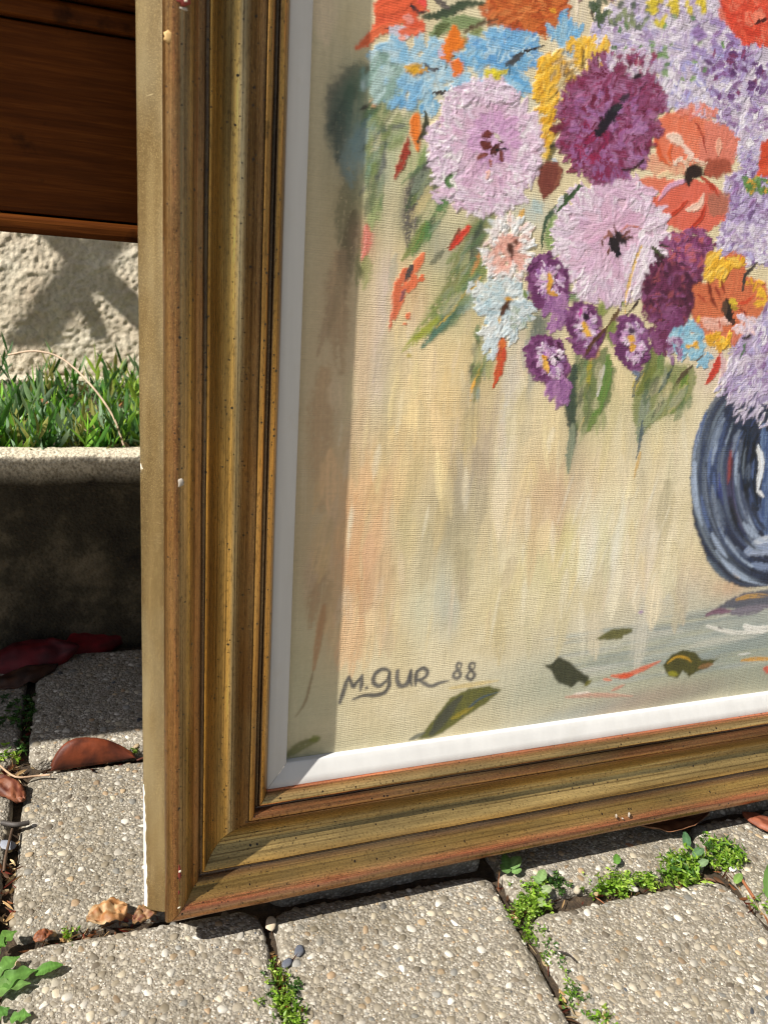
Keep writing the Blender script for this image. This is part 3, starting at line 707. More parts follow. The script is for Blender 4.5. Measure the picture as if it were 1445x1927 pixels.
def stroke(pts, wpx, col, col2=None, h=0.25, dry=0.0, taper=(0.6, 0.3), soft=0.22, a=1.0, rag=0.5, mmunits=False, wmm=None, bri=0.22):
    _sid[0] += 1; sid = _sid[0]
    P = np.array(pts, float) if mmunits else uvm(pts)
    W = (wmm if wmm else wpx * scl(pts[0])) * 0.5
    if len(P) == 1: P = np.concatenate([P, P + [[0.3, 0.3]]])
    if len(P) > 2: P = np.array(bez(P, 4 * (len(P) - 1)))
    sx, sy = win(P.min(0) - W * 1.5, P.max(0) + W * 1.5)
    A, B = GA[sx, sy], GB[sx, sy]
    if A.size == 0: return
    best = None; seglen = np.hypot(*np.diff(P, axis=0).T); cum = np.concatenate([[0], np.cumsum(seglen)]); tot = cum[-1] + 1e-6
    for i in range(len(P) - 1):
        dx, dy = P[i + 1] - P[i]; L2 = dx * dx + dy * dy + 1e-9
        t = np.clip(((A - P[i, 0]) * dx + (B - P[i, 1]) * dy) / L2, 0, 1)
        qx = A - P[i, 0] - t * dx; qy = B - P[i, 1] - t * dy; dd_ = np.hypot(qx, qy); sg = np.sign(qx * dy - qy * dx) * dd_
        tt = (cum[i] + t * seglen[i]) / tot
        if best is None: best, bs, bt = dd_, sg, tt
        else:
            m_ = dd_ < best; best = np.where(m_, dd_, best); bs = np.where(m_, sg, bs); bt = np.where(m_, tt, bt)
    wl = W * np.minimum(1, np.minimum(taper[0] + (1 - taper[0]) * bt / 0.25, taper[1] + (1 - taper[1]) * (1 - bt) / 0.35))
    dn = best / (wl + 1e-6)
    nz = (NA[sx, sy] - 0.5) * 0.9 + (NB[sx, sy] - 0.5)
    mk = 1 - sm(dn + rag * nz, 1 - soft, 1 + soft)
    bi = ((bs / max(W, .01) + 1.5) * max(3, W * 2.2) + sid * 37) ; b0 = np.floor(bi).astype(int); fr = bi - b0
    br = BR[b0 & 4095] * (1 - fr) + BR[(b0 + 1) & 4095] * fr
    if dry: mk = mk * sm(0.55 * br + 0.45 * NA[sx, sy] + 0.45 * NB[sx, sy] - dry * (0.35 + 0.65 * bt), 0.10, 0.34)
    mk = np.clip(mk * a, 0, 1)
    c1 = pc(col); c2 = pc(col2) if col2 is not None else c1
    k = np.clip(sm(br, 0.35, 0.75) if col2 is not None else br * 0, 0, 1)[..., None]
    cc = (c1 * (1 - k) + c2 * k) * (1 + bri * 2 * (br[..., None] - 0.5) + 0.10 * (NA[sx, sy][..., None] - 0.5))
    m3 = mk[..., None]
    C0[sx, sy] = C0[sx, sy] * (1 - m3) + cc * m3
    rim = np.exp(-((dn - 0.85) / 0.22) ** 2)
    Hh[sx, sy] = Hh[sx, sy] * (1 - 0.6 * mk) + mk * h * (0.45 + 0.9 * br + 0.55 * rim)
def fill(pts, col, col2=None, h=0.15, ang=None, soft=1.2, rag=3.0, a=1.0, mott=0.5):
    """irregular filled polygon (sheet pixels)"""
    P = uvm(pts); sx, sy = win(P.min(0) - 4, P.max(0) + 4); A, B = GA[sx, sy], GB[sx, sy]
    ins = np.zeros(A.shape, bool); dist = np.full(A.shape, 1e9); n = len(P)
    for i in range(n):
        x0, y0 = P[i]; x1, y1 = P[(i + 1) % n]
        cr = ((y0 > B) != (y1 > B)) & (A < (x1 - x0) * (B - y0) / (y1 - y0 + 1e-12) + x0); ins ^= cr
        dx, dy = x1 - x0, y1 - y0; t = np.clip(((A - x0) * dx + (B - y0) * dy) / (dx * dx + dy * dy + 1e-9), 0, 1)
        dist = np.minimum(dist, np.hypot(A - x0 - t * dx, B - y0 - t * dy))
    sd = np.where(ins, -dist, dist) + rag * (NB[sx, sy] - 0.5) + rag * 0.6 * (NA[sx, sy] - 0.5)
    mk = (1 - sm(sd, -soft, soft)) * a
    c1 = pc(col); c2 = pc(col2) if col2 is not None else c1 * 0.85
    k = sm(NS[sx, sy] * 0.5 + NB[sx, sy] * 0.5 + mott * 0.0, 0.38, 0.62)[..., None] * mott
    cc = c1 * (1 - k) + c2 * k; m3 = mk[..., None]
    C0[sx, sy] = C0[sx, sy] * (1 - m3) + cc * m3
    Hh[sx, sy] = Hh[sx, sy] * (1 - 0.5 * mk) + mk * h * (0.5 + NB[sx, sy])
def ell(x, y, rx, ry, ang=0, n=22, wob=0.12, seed=1):
    g = np.random.default_rng(seed); a = np.linspace(0, 2 * np.pi, n, endpoint=False); q = 1 + wob * (g.random(n) * 2 - 1); an = math.radians(ang)
    return [(x + (rx * math.cos(t) * math.cos(an) - ry * math.sin(t) * math.sin(an)) * k, y + (rx * math.cos(t) * math.sin(an) + ry * math.sin(t) * math.cos(an)) * k) for t, k in zip(a, q)]
def dabs(x, y, rx, ry, n, L, Wd, pal, mode='radial', h=0.35, ang=0, rmin=0.0, rmax=1.0, seed=0, jit=0.5, dry=0.1, edge=None):
    """many short strokes inside an ellipse; edge = extra palette favoured towards the rim"""
    g = np.random.default_rng(seed + int(x) * 7 + int(y)); rot = math.radians(ang)
    rad = np.sort(np.sqrt(g.random(n) * (rmax ** 2 - rmin ** 2) + rmin ** 2))[::-1]
    for rr in rad:
        t = g.random() * 6.2832
        ox, oy = rr * rx * math.cos(t), rr * ry * math.sin(t); px = x + ox * math.cos(rot) - oy * math.sin(rot); py = y + ox * math.sin(rot) + oy * math.cos(rot)
        if mode == 'radial': an = math.atan2(py - y, px - x) + g.normal() * jit
        elif mode == 'random': an = g.random() * 6.2832
        elif mode == 'tangent': an = math.atan2(py - y, px - x) + 1.57 + g.normal() * jit
        else: an = math.radians(mode) + g.normal() * jit
        l = L * (0.6 + 0.8 * g.random()) * 0.5; p = pal if (edge is None or g.random() > rr ** 2) else edge
        c = p[g.integers(len(p))]; c2 = p[g.integers(len(p))]
        cv = 4 * g.normal()
        stroke([(px - l * math.cos(an), py - l * math.sin(an)), (px + cv * math.sin(an) * .4, py - cv * math.cos(an) * .4), (px + l * math.cos(an), py + l * math.sin(an))] if L > 14 else [(px - l * math.cos(an), py - l * math.sin(an)), (px + l * math.cos(an), py + l * math.sin(an))],
               Wd * (0.6 + 0.8 * g.random()), c, c2, h * (0.5 + g.random()), dry, (0.5, 0.4), 0.3, 0.95, 0.6)

# --- ground tones of the picture
for q in [(600, 400, 64, 420, (156, 148, 122), .6, 0, .4), (590, 1000, 60, 420, (168, 154, 124), .5, 0, .4), (650, 250, 44, 90, (118, 122, 104), .75), (655, 420, 40, 120, (160, 152, 112), .6), (650, 520, 60, 160, (196, 174, 136), .55), (620, 640, 60, 160, (208, 184, 152), .5),
          (600, 900, 50, 260, (208, 182, 146), .55), (570, 1000, 40, 260, (192, 172, 136), .5), (600, 1250, 55, 180, (216, 204, 166), .5), (560, 1300, 30, 140, (190, 188, 154), .5), (590, 300, 30, 300, (204, 192, 160), .5),
          (690, 930, 60, 75, (224, 168, 116), .75), (672, 1050, 55, 90, (222, 166, 120), .75), (700, 1100, 50, 80, (220, 176, 132), .55), (640, 1180, 30, 70, (210, 160, 112), .55), (700, 870, 60, 60, (228, 186, 136), .6),
          (870, 720, 120, 130, (236, 206, 146), .6), (800, 800, 90, 110, (230, 198, 142), .45), (1090, 840, 110, 120, (234, 208, 158), .5), (1140, 700, 70, 90, (236, 214, 160), .4), (760, 560, 50, 160, (232, 208, 150), .4),
          (722, 560, 16, 90, (206, 196, 200), .6), (700, 660, 26, 120, (214, 182, 152), .55), (712, 700, 14, 70, (212, 202, 204), .6), (730, 760, 20, 100, (190, 182, 150), .5), (668, 740, 20, 110, (196, 172, 140), .5),
          (900, 860, 46, 80, (190, 172, 148), .7), (860, 940, 50, 80, (172, 160, 130), .7), (848, 1010, 46, 70, (168, 158, 128), .65), (930, 780, 26, 70, (196, 178, 152), .6), (880, 900, 30, 60, (186, 176, 158), .6), (760, 1000, 22, 90, (190, 180, 130), .45),
          (960, 760, 16, 120, (216, 214, 216), .8), (948, 850, 14, 90, (232, 224, 186), .7), (985, 730, 12, 90, (232, 212, 160), .6), (1004, 620, 12, 70, (122, 132, 136), .85), (1000, 700, 12, 60, (160, 164, 160), .6), (972, 620, 10, 60, (190, 186, 160), .5),
          (1040, 930, 56, 70, (214, 178, 140), .65), (1075, 900, 30, 80, (220, 186, 150), .6), (1010, 970, 46, 40, (210, 184, 152), .5), (1100, 960, 34, 50, (226, 214, 196), .6), (1180, 880, 80, 120, (238, 224, 186), .45),
          (1140, 1010, 60, 60, (232, 226, 186), .6), (1060, 1010, 24, 40, (226, 212, 140), .55), (1040, 1060, 60, 60, (222, 216, 164), .5), (1110, 1040, 12, 60, (240, 238, 226), .7), (1150, 1060, 10, 60, (242, 240, 230), .6), (1165, 1000, 9, 60, (240, 238, 224), .5), (1220, 1060, 30, 90, (226, 212, 196), .5),
          (1260, 960, 30, 130, (236, 224, 194), .5), (1290, 1090, 50, 30, (222, 196, 170), .55), (1375, 1108, 40, 18, (222, 170, 124), .85), (1250, 1120, 60, 24, (196, 198, 188), .6), (1190, 1090, 60, 30, (224, 212, 192), .5),
          (830, 1120, 16, 60, (190, 196, 184), .6), (850, 1150, 20, 50, (178, 188, 184), .6), (790, 1150, 26, 70, (206, 210, 184), .5), (880, 1060, 40, 60, (206, 196, 160), .5), (930, 1130, 50, 60, (222, 208, 162), .5), (980, 1180, 60, 30, (226, 216, 176), .4), (740, 1210, 50, 50, (212, 194, 150), .5)]:
    patch(*q)
# the painted table surface along the bottom
for q in [(1300, 1200, 240, 60, (176, 182, 174), .8, 6, .2), (1440, 1180, 120, 40, (160, 166, 164), .8, 6, .2), (1400, 1222, 120, 34, (124, 146, 142), .9, 6, .2), (1180, 1250, 160, 50, (174, 182, 168), .75, 7, .2), (1050, 1290, 160, 46, (176, 180, 158), .6, 8, .2),
          (1320, 1280, 160, 24, (170, 176, 142), .8, 7, .2), (1290, 1305, 130, 18, (158, 146, 126), .85, 7, .2), (1440, 1270, 60, 30, (158, 160, 130), .7, 7, .2), (1180, 1322, 120, 16, (174, 150, 132), .8, 8, .2), (1060, 1350, 120, 16, (164, 172, 166), .7, 8, .2),
          (900, 1400, 160, 24, (196, 190, 160), .6, 8, .2), (1060, 1240, 120, 20, (202, 202, 180), .5, 6, .2), (700, 1400, 120, 50, (196, 190, 156), .5, 6, .3), (560, 1425, 70, 30, (128, 130, 100), .7, 10, .3), (1170, 1170, 150, 26, (214, 206, 182), .6, 5, .2), (600, 1330, 60, 50, (200, 196, 164), .5, 0, .3)]:
    patch(*q)
for q in [(1600, 1140, 240, 60, (176, 182, 174), .8, 8, .2), (1850, 1120, 240, 60, (170, 174, 164), .8, 8, .2), (1650, 1210, 220, 50, (150, 160, 150), .8, 8, .2), (1900, 1180, 200, 50, (164, 166, 146), .8, 8, .2), (1750, 1060, 120, 60, (220, 200, 170), .5, 0, .4)]:
    patch(*q)
for k in range(300):    # the rest of the ground, right of and above the bouquet
    g = random.Random(12000 + k); x, y = (g.uniform(1560, 2300), g.uniform(-400, 1060)) if g.random() < .7 else (g.uniform(600, 2200), g.uniform(-420, -20))
    L = g.uniform(60, 150); stroke([(x, y), (x + g.uniform(-20, 10), y + L * .5), (x + g.uniform(-30, 10), y + L)], g.uniform(20, 60), g.choice([(232, 214, 170), (222, 204, 164), (214, 190, 150), (206, 198, 172), (226, 206, 178), (190, 182, 150), (222, 178, 130), (176, 176, 152)]), None, .06, .42, (.4, .2), .5, .6, .6)
for k in range(90):     # long horizontal brush lines on it
    g = random.Random(k); x = g.uniform(1080, 2100 if k >= 70 else 1440); y = 1150 + (1445 - x) * 0.14 + g.uniform(0, 120) - 20
    stroke([(x - 60, y + 9), (x, y), (x + 70, y - 10)], g.uniform(5, 12), g.choice([(190, 194, 184), (150, 160, 156), (176, 176, 150), (206, 204, 190), (140, 150, 150)]), None, 0.05, 0.45, (0.3, 0.1), 0.4, 0.45)
for p_, w_, c_, d_ in [([(712, 136), (660, 150), (632, 190), (622, 240)], 40, (84, 86, 80), .25), ([(690, 150), (650, 190), (640, 260), (650, 330)], 46, (96, 104, 92), .35), ([(660, 170), (640, 230), (636, 300)], 30, (62, 68, 62), .45), ([(665, 330), (650, 400), (645, 470)], 40, (120, 116, 88), .5), ([(675, 260), (660, 300), (662, 350)], 34, (120, 140, 142), .4),
                       ([(668, 400), (655, 470), (650, 560)], 26, (96, 88, 66), .5), ([(690, 420), (680, 480), (672, 540)], 18, (130, 134, 90), .4), ([(640, 480), (634, 580), (640, 700)], 44, (176, 150, 118), .45), ([(610, 700), (604, 820), (606, 960)], 50, (190, 160, 124), .5), ([(600, 1040), (596, 1100), (584, 1180)], 36, (180, 148, 112), .5)]:
    stroke(p_, w_, c_, None, .08, d_, (.5, .3), .5, .8, .7)
for k in range(190):    # broad scumbled passages
    g = random.Random(300 + k); x = g.uniform(600, 1290); y = g.uniform(470, 1180)
    if y > 1225 - (x - 640) * 0.12: continue
    L = g.uniform(50, 130); sl_ = g.uniform(-0.3, 0.12)
    i_ = np.searchsorted(ga * 1000, uvm((x, y))[0][0]); j_ = np.searchsorted(gb * 1000, uvm((x, y))[0][1]); cc_ = C0[min(i_, na - 1), min(j_, nb - 1)] / Kc
    f_ = g.uniform(0.80, 1.16); cc_ = np.clip(cc_ * np.array([f_ * g.uniform(.97, 1.04), f_, f_ * g.uniform(.9, 1.08)]), 0, .95); cs_ = 255 * np.where(cc_ <= .0031308, cc_ * 12.92, 1.055 * cc_ ** (1 / 2.4) - .055)
    stroke([(x, y), (x + L * sl_ * .5, y + L * .5), (x + L * sl_, y + L)], g.uniform(12, 34), cs_, None, 0.07, 0.42, (0.4, 0.2), 0.5, 0.7, .6)
for k in range(26):     # palette-knife scratches of near white
    g = random.Random(700 + k); x = g.uniform(1060, 1290); y = g.uniform(880, 1120); L = g.uniform(30, 90)
    stroke([(x, y), (x - L * .18, y + L * .5), (x - L * .34, y + L)], g.uniform(2.5, 6), (240, 234, 214), None, 0.16, 0.5, (0.3, 0.1), 0.5, 0.42)
for k in range(150):    # upright brushwork on the cream ground
    g = random.Random(900 + k); x = g.uniform(640, 1300); y = g.uniform(560, 1160)
    if y > 1230 - (x - 640) * 0.12: continue
    L = g.uniform(40, 110); sl_ = g.uniform(-0.25, 0.1)
    stroke([(x, y), (x + L * sl_ * .5, y + L * .5), (x + L * sl_, y + L)], g.uniform(5, 16), g.choice([(238, 226, 192), (232, 212, 162), (222, 204, 160), (226, 206, 178), (244, 236, 212), (214, 200, 160)]), None, 0.06, 0.5, (0.3, 0.1), 0.45, 0.4)
stroke([(1400, 1178), (1420, 1186), (1460, 1180)], 12, (232, 230, 222), None, .2, .3); stroke([(1330, 1178), (1380, 1190), (1445, 1188)], 7, (226, 224, 214), None, .15, .5)

# --- vase
fill([(1470, 670), (1395, 690), (1345, 745), (1312, 815), (1298, 900), (1304, 985), (1328, 1050), (1365, 1092), (1400, 1106), (1455, 1100), (1510, 1090), (1560, 1062), (1600, 1010), (1622, 940), (1618, 850), (1590, 770), (1550, 700), (1500, 650)], (48, 58, 82), (34, 40, 56), .12, mott=.8)
VA = [lambda t, o: None]
def arc(o, t0, t1, wpx, col, col2=None, dry=0.25, h=.12, a=.9):
    pts = []
    for k in range(7):
        t = math.radians(t0 + (t1 - t0) * k / 6); pts.append((1452 + (154 - o) * math.cos(t), 895 - (215 - o) * math.sin(t)))
    stroke(pts, wpx, col, col2, h, dry, (0.5, 0.3), .35, a, .5)
for o_, a0_, a1_, w_, c1_, c2_ in [(6, 130, 250, 12, (92, 104, 122), (120, 130, 140)), (14, 140, 262, 12, (64, 74, 92), (104, 116, 134)), (24, 135, 250, 12, (92, 106, 132), (48, 56, 74)), (34, 140, 235, 9, (134, 148, 170), (76, 90, 116)), (42, 120, 240, 12, (36, 42, 58), (60, 74, 110)),
                              (54, 150, 265, 12, (52, 62, 96), (36, 40, 56)), (62, 165, 250, 9, (112, 126, 156), (62, 74, 104)), (74, 150, 230, 14, (52, 58, 92), (92, 80, 110)), (86, 190, 262, 14, (120, 130, 152), (66, 76, 98)), (98, 130, 225, 18, (28, 34, 44), (40, 50, 70)), (112, 200, 265, 20, (96, 116, 156), (60, 80, 124)), (120, 140, 215, 14, (26, 30, 40), (46, 60, 90))]:
    arc(o_, a0_, a1_, w_, c1_, c2_)
for o_, a0_, a1_, w_, c1_, c2_ in [(0, 60, -70, 14, (92, 104, 122), (120, 130, 140)), (12, 55, -75, 14, (40, 48, 66), (70, 84, 110)), (26, 50, -70, 14, (76, 92, 124), (50, 60, 88)), (42, 45, -60, 14, (34, 40, 54), (60, 74, 100)), (60, 40, -75, 16, (58, 72, 104), (92, 106, 136)), (82, 50, -60, 18, (30, 36, 48), (50, 62, 86)), (104, 40, -70, 18, (80, 98, 136), (54, 68, 100)), (122, 60, -40, 16, (40, 52, 80), (30, 36, 50))]:
    arc(o_, a0_, a1_, w_, c1_, c2_)
stroke([(1375, 850), (1372, 880), (1368, 910)], 10, (176, 84, 74), (120, 60, 70), .15, .3); stroke([(1352, 890), (1354, 925), (1360, 950)], 7, (60, 70, 150), None, .15, .3)
stroke([(1392, 830), (1390, 860), (1388, 880)], 5, (200, 150, 60), None, .25, .2)
for k in range(9): stroke([(1398 + k * 3, 800 + k * 6), (1394 + k * 2, 880), (1402 + k * 3, 960)], 12, (24, 30, 38), (38, 52, 78), .2, .35)
for k in range(12): stroke([(1436 + (k % 4) * 4, 800 + k * 14), (1434 + (k % 3) * 5, 850 + k * 16)], 11, (66, 88, 134), (104, 126, 160), .18, .3)
stroke([(1426, 842), (1432, 870), (1428, 900), (1424, 925)], 11, (240, 240, 240), (214, 222, 232), .5, .15); stroke([(1426, 925), (1436, 935)], 6, (230, 232, 236), None, .4, .4)
stroke([(1405, 1040), (1425, 1030), (1460, 1036)], 24, (164, 176, 202), (120, 138, 172), .25, .25); stroke([(1420, 1020), (1440, 1015), (1465, 1012)], 12, (206, 214, 228), (164, 176, 204), .3, .3)
stroke([(1415, 1062), (1440, 1068), (1470, 1066)], 12, (126, 142, 174), None, .2, .4); stroke([(1350, 1060), (1370, 1082), (1400, 1096), (1450, 1100)], 14, (40, 44, 56), (66, 76, 98), .15, .2)
stroke([(1376, 1068), (1384, 1080), (1392, 1088)], 6, (196, 152, 70), None, .2, .35); stroke([(1330, 1050), (1350, 1075), (1372, 1095)], 7, (90, 104, 120), None, .1, .3)
fill([(1345, 1145), (1370, 1128), (1400, 1116), (1470, 1104), (1560, 1085), (1640, 1080), (1600, 1110), (1470, 1136), (1400, 1146)], (84, 86, 104), (62, 66, 84), .1, a=.9)
stroke([(1385, 1128), (1410, 1122), (1450, 1120)], 7, (190, 150, 90), None, .2, .5); stroke([(1328, 1158), (1345, 1151), (1378, 1150)], 9, (116, 82, 104), (140, 110, 126), .15, .15)
stroke([(1378, 1152), (1410, 1148), (1450, 1140)], 14, (126, 120, 132), None, .1, .35)

for q in [(700, 180, 40, 60, (110, 140, 110), .6, 25, .5), (680, 240, 36, 60, (84, 118, 104), .6, 25, .5), (735, 290, 50, 50, (176, 186, 150), .5, 30, .5), (690, 300, 36, 50, (140, 164, 166), .6, 20, .5), (700, 400, 26, 60, (150, 160, 110), .6, 10, .5),
          (790, 330, 44, 66, (150, 164, 112), .6, 30, .5), (760, 410, 40, 60, (160, 156, 132), .6, 30, .5), (800, 450, 34, 50, (136, 150, 96), .55, 30, .5), (880, 460, 60, 60, (160, 160, 120), .6, 35, .5), (850, 550, 60, 70, (156, 158, 110), .55, 35, .5), (830, 470, 30, 40, (176, 174, 160), .5, 20, .5), (915, 670, 30, 60, (176, 166, 120), .6, 8, .5), (885, 740, 18, 50, (176, 166, 140), .6, 8, .5),
          (1020, 610, 30, 70, (140, 142, 126), .7, 0, .5), (1060, 500, 46, 50, (170, 176, 140), .6, 0, .4), (1110, 780, 50, 60, (172, 176, 136), .5, 10, .5), (1245, 760, 60, 50, (176, 176, 136), .5, 20, .5), (1080, 850, 22, 60, (184, 176, 150), .6, 6, .6), (1202, 830, 20, 60, (190, 186, 166), .6, 4, .6), (1140, 590, 40, 40, (190, 180, 130), .5, 0, .4), (1215, 690, 30, 40, (170, 170, 120), .5, 0, .4),
          (790, 60, 60, 30, (206, 190, 160), .5, 0, .4), (880, 70, 50, 30, (170, 176, 130), .5, 10, .4), (840, 160, 60, 34, (190, 204, 204), .55, 0, .4), (980, 180, 50, 40, (196, 200, 190), .5, 0, .4), (1080, 40, 40, 60, (214, 204, 190), .6, 0, .5), (1000, 400, 36, 24, (176, 198, 204), .6, 0, .4), (770, 550, 34, 60, (214, 170, 136), .5, 15, .5), (690, 450, 22, 36, (206, 150, 130), .5, 8, .5), (1340, 690, 30, 40, (214, 190, 190), .5, 0, .4)]:
    patch(*q)
def soften(px0, py0, px1, py1, times=3, keep=0.25):
    q0 = uvm((px0, py1))[0]; q1 = uvm((px1, py0))[0]; sx, sy = win(q0, q1); A_ = C0[sx, sy].copy(); B_ = A_.copy()
    for _ in range(times):
        B_ = (B_ + np.roll(B_, 1, 0) + np.roll(B_, -1, 0) + np.roll(B_, 1, 1) + np.roll(B_, -1, 1)) / 5
    B_[:3] = A_[:3]; B_[-3:] = A_[-3:]; B_[:, :3] = A_[:, :3]; B_[:, -3:] = A_[:, -3:]
    C0[sx, sy] = (A_ * keep + B_ * (1 - keep)) * (1 + 0.22 * (NB[sx, sy] - 0.5) + 0.2 * (NS[sx, sy] - .5))[..., None]
for k in range(100):
    g = random.Random(5000 + k); o_ = g.uniform(4, 118); t0 = g.uniform(130, 235); dt = g.uniform(14, 46)
    arc(o_, t0, t0 + dt, g.uniform(3, 10), g.choice([(130, 142, 162), (34, 38, 48), (92, 104, 124), (58, 68, 92), (70, 86, 124), (92, 112, 158), (168, 184, 208), (40, 52, 84), (112, 124, 138), (24, 28, 36)]), None, 0.42, .16, .8)
soften(1270, 650, 1460, 1170, 3, 0.4)
# --- leaves and stems under the flowers
def S_(p, w, c, c2=None, **k): stroke(p, w, c, c2, **k)
OL, DG, MG, LG = (116, 124, 66), (54, 72, 50), (78, 122, 60), (140, 152, 92)
for p, w, c, c2, a in [([(740, 150), (700, 215), (678, 250)], 26, (60, 104, 74), DG, .9), ([(775, 140), (735, 200), (700, 250)], 22, (58, 96, 66), (96, 130, 86), .8), ([(800, 190), (760, 240), (720, 280)], 26, (98, 132, 92), (150, 166, 112), .7),
                    ([(757, 158), (735, 205), (715, 245)], 10, (104, 82, 66), (80, 64, 52), 1), ([(716, 182), (705, 192), (690, 204)], 14, (222, 160, 116), None, 1), ([(706, 188), (690, 200), (672, 210)], 5, (60, 56, 50), None, 1),
                    ([(700, 230), (680, 270), (672, 300)], 40, (140, 164, 166), (110, 140, 150), .7), ([(720, 250), (700, 290), (690, 330)], 34, (160, 186, 192), (130, 160, 170), .6), ([(700, 310), (690, 330)], 16, (150, 176, 110), (120, 170, 190), .7),
                    ([(762, 238), (735, 240), (720, 270), (722, 310), (700, 340), (676, 368)], 10, (104, 108, 108), (70, 74, 78), .9), ([(700, 340), (705, 390), (695, 440)], 26, (122, 146, 84), (150, 166, 110), .8), ([(688, 480), (690, 520), (684, 545)], 20, (140, 150, 86), None, .7),
                    ([(688, 425), (692, 450), (680, 490)], 18, (224, 122, 108), (232, 160, 146), 1), ([(800, 280), (790, 330), (765, 390)], 20, (124, 156, 84), (90, 130, 76), .9), ([(812, 300), (780, 360), (770, 430), (768, 470)], 34, (78, 72, 76), (104, 96, 100), .95), ([(830, 330), (800, 360), (775, 405)], 26, (58, 52, 58), (84, 76, 80), .9),
                    ([(842, 345), (828, 390), (800, 440), (775, 480)], 24, (72, 132, 62), (60, 110, 60), .95), ([(800, 420), (780, 460), (755, 490)], 16, (96, 140, 70), OL, .9), ([(806, 372), (795, 392), (790, 400)], 6, (190, 180, 180), None, 1),
                    ([(745, 480), (738, 520), (735, 545)], 16, (176, 176, 160), None, .6)]:
    stroke(p, w, c, c2, .16, .42 if w > 12 else .15, (.45, .2), .45, a * .92, .7, bri=.35)
for p, w, c, c2, a in [([(950, 402), (910, 420), (880, 470), (850, 540), (815, 580)], 40, (122, 128, 78), OL, .85), ([(905, 430), (893, 470), (885, 500)], 26, (70, 80, 78), (90, 100, 74), .9), ([(920, 470), (880, 545), (820, 590), (770, 650)], 34, (112, 138, 70), (140, 150, 80), .95), ([(900, 520), (860, 580), (810, 640)], 30, (78, 112, 86), (110, 134, 96), .95),
                    ([(862, 560), (838, 600), (800, 648), (790, 655)], 20, (70, 108, 94), (92, 128, 108), 1), ([(825, 600), (790, 632), (755, 662)], 16, (168, 172, 56), (140, 160, 70), .9), ([(880, 545), (850, 585), (818, 620)], 4, (206, 176, 84), None, 1), ([(905, 520), (870, 570)], 4, (206, 166, 84), None, 1), ([(770, 665), (772, 676)], 6, (196, 176, 90), None, 1),
                    ([(900, 478), (895, 500), (885, 520)], 8, (206, 140, 84), None, .9), ([(850, 545), (835, 585), (826, 600)], 24, (150, 160, 130), (120, 132, 80), .7), ([(900, 545), (880, 570), (860, 590)], 22, (174, 186, 170), (150, 170, 160), .8),
                    ([(915, 620), (905, 660), (905, 700)], 24, (118, 124, 48), (92, 110, 54), .95), ([(895, 682), (888, 710)], 18, (60, 72, 56), None, .9), ([(910, 690), (898, 720), (890, 760)], 10, (100, 110, 60), None, .7), ([(908, 685), (895, 712), (886, 740), (886, 758)], 4, (228, 170, 70), None, 1), ([(900, 730), (898, 755)], 8, (140, 166, 160), None, .7),
                    ([(1052, 400), (1040, 450), (1045, 480)], 36, (96, 140, 66), (130, 156, 90), .9), ([(1085, 350), (1040, 395), (1022, 430), (1018, 470)], 8, (40, 74, 54), None, 1), ([(1060, 475), (1060, 500)], 16, (84, 130, 66), None, .9), ([(1045, 540), (1080, 560), (1110, 540)], 20, (90, 110, 74), (56, 120, 66), .8), ([(1105, 548), (1085, 562)], 12, (40, 120, 66), None, 1),
                    ([(1045, 400), (1060, 385)], 12, (200, 206, 190), None, .9), ([(1005, 380), (1020, 400)], 20, (170, 196, 200), None, .7), ([(985, 395), (975, 420)], 10, (216, 160, 50), None, .9), ([(1010, 600), (1020, 640)], 30, (110, 120, 104), (84, 96, 90), .8), ([(990, 640), (985, 700)], 14, (150, 158, 158), None, .5)]:
    stroke(p, w, c, c2, .16, .40 if w > 12 else .12, (.45, .2), .45, a * .92, .7, bri=.35)
# hanging leaves
fill([(1082, 690), (1100, 668), (1140, 655), (1157, 700), (1148, 755), (1120, 795), (1098, 820), (1078, 800), (1064, 755), (1066, 710)], (98, 116, 70), (70, 88, 60), .12, a=.85, rag=4, soft=2.0)
for p, w, c, c2 in [([(1080, 690), (1072, 740), (1078, 800), (1080, 830)], 24, (66, 82, 68), (44, 58, 54)), ([(1110, 660), (1106, 720), (1098, 750)], 9, (190, 170, 60), (150, 150, 60)), ([(1145, 670), (1140, 720), (1120, 780), (1105, 810)], 18, (116, 142, 70), (92, 130, 60)), ([(1136, 690), (1128, 715), (1124, 745)], 8, (216, 210, 200), (190, 190, 180)),
                ([(1078, 800), (1072, 850), (1068, 890)], 14, (150, 158, 130), (110, 124, 110)), ([(1098, 785), (1088, 812)], 3, (206, 180, 110), None), ([(1120, 600), (1150, 560), (1175, 575)], 22, (156, 168, 90), (120, 130, 70)), ([(1165, 580), (1140, 625), (1105, 670)], 9, (94, 66, 40), None), ([(1155, 610), (1150, 650)], 22, (116, 132, 66), (150, 160, 80)), ([(1125, 655), (1110, 675)], 18, (206, 160, 110), None)]:
    stroke(p, w, c, c2, .2, .2, (.5, .3), .3, .95, .5)
fill([(1200, 720), (1225, 690), (1262, 682), (1305, 690), (1310, 712), (1296, 758), (1262, 780), (1230, 795), (1200, 830), (1192, 790), (1190, 745)], (128, 138, 76), (94, 112, 60), .12, a=.80, rag=5, soft=2.2)
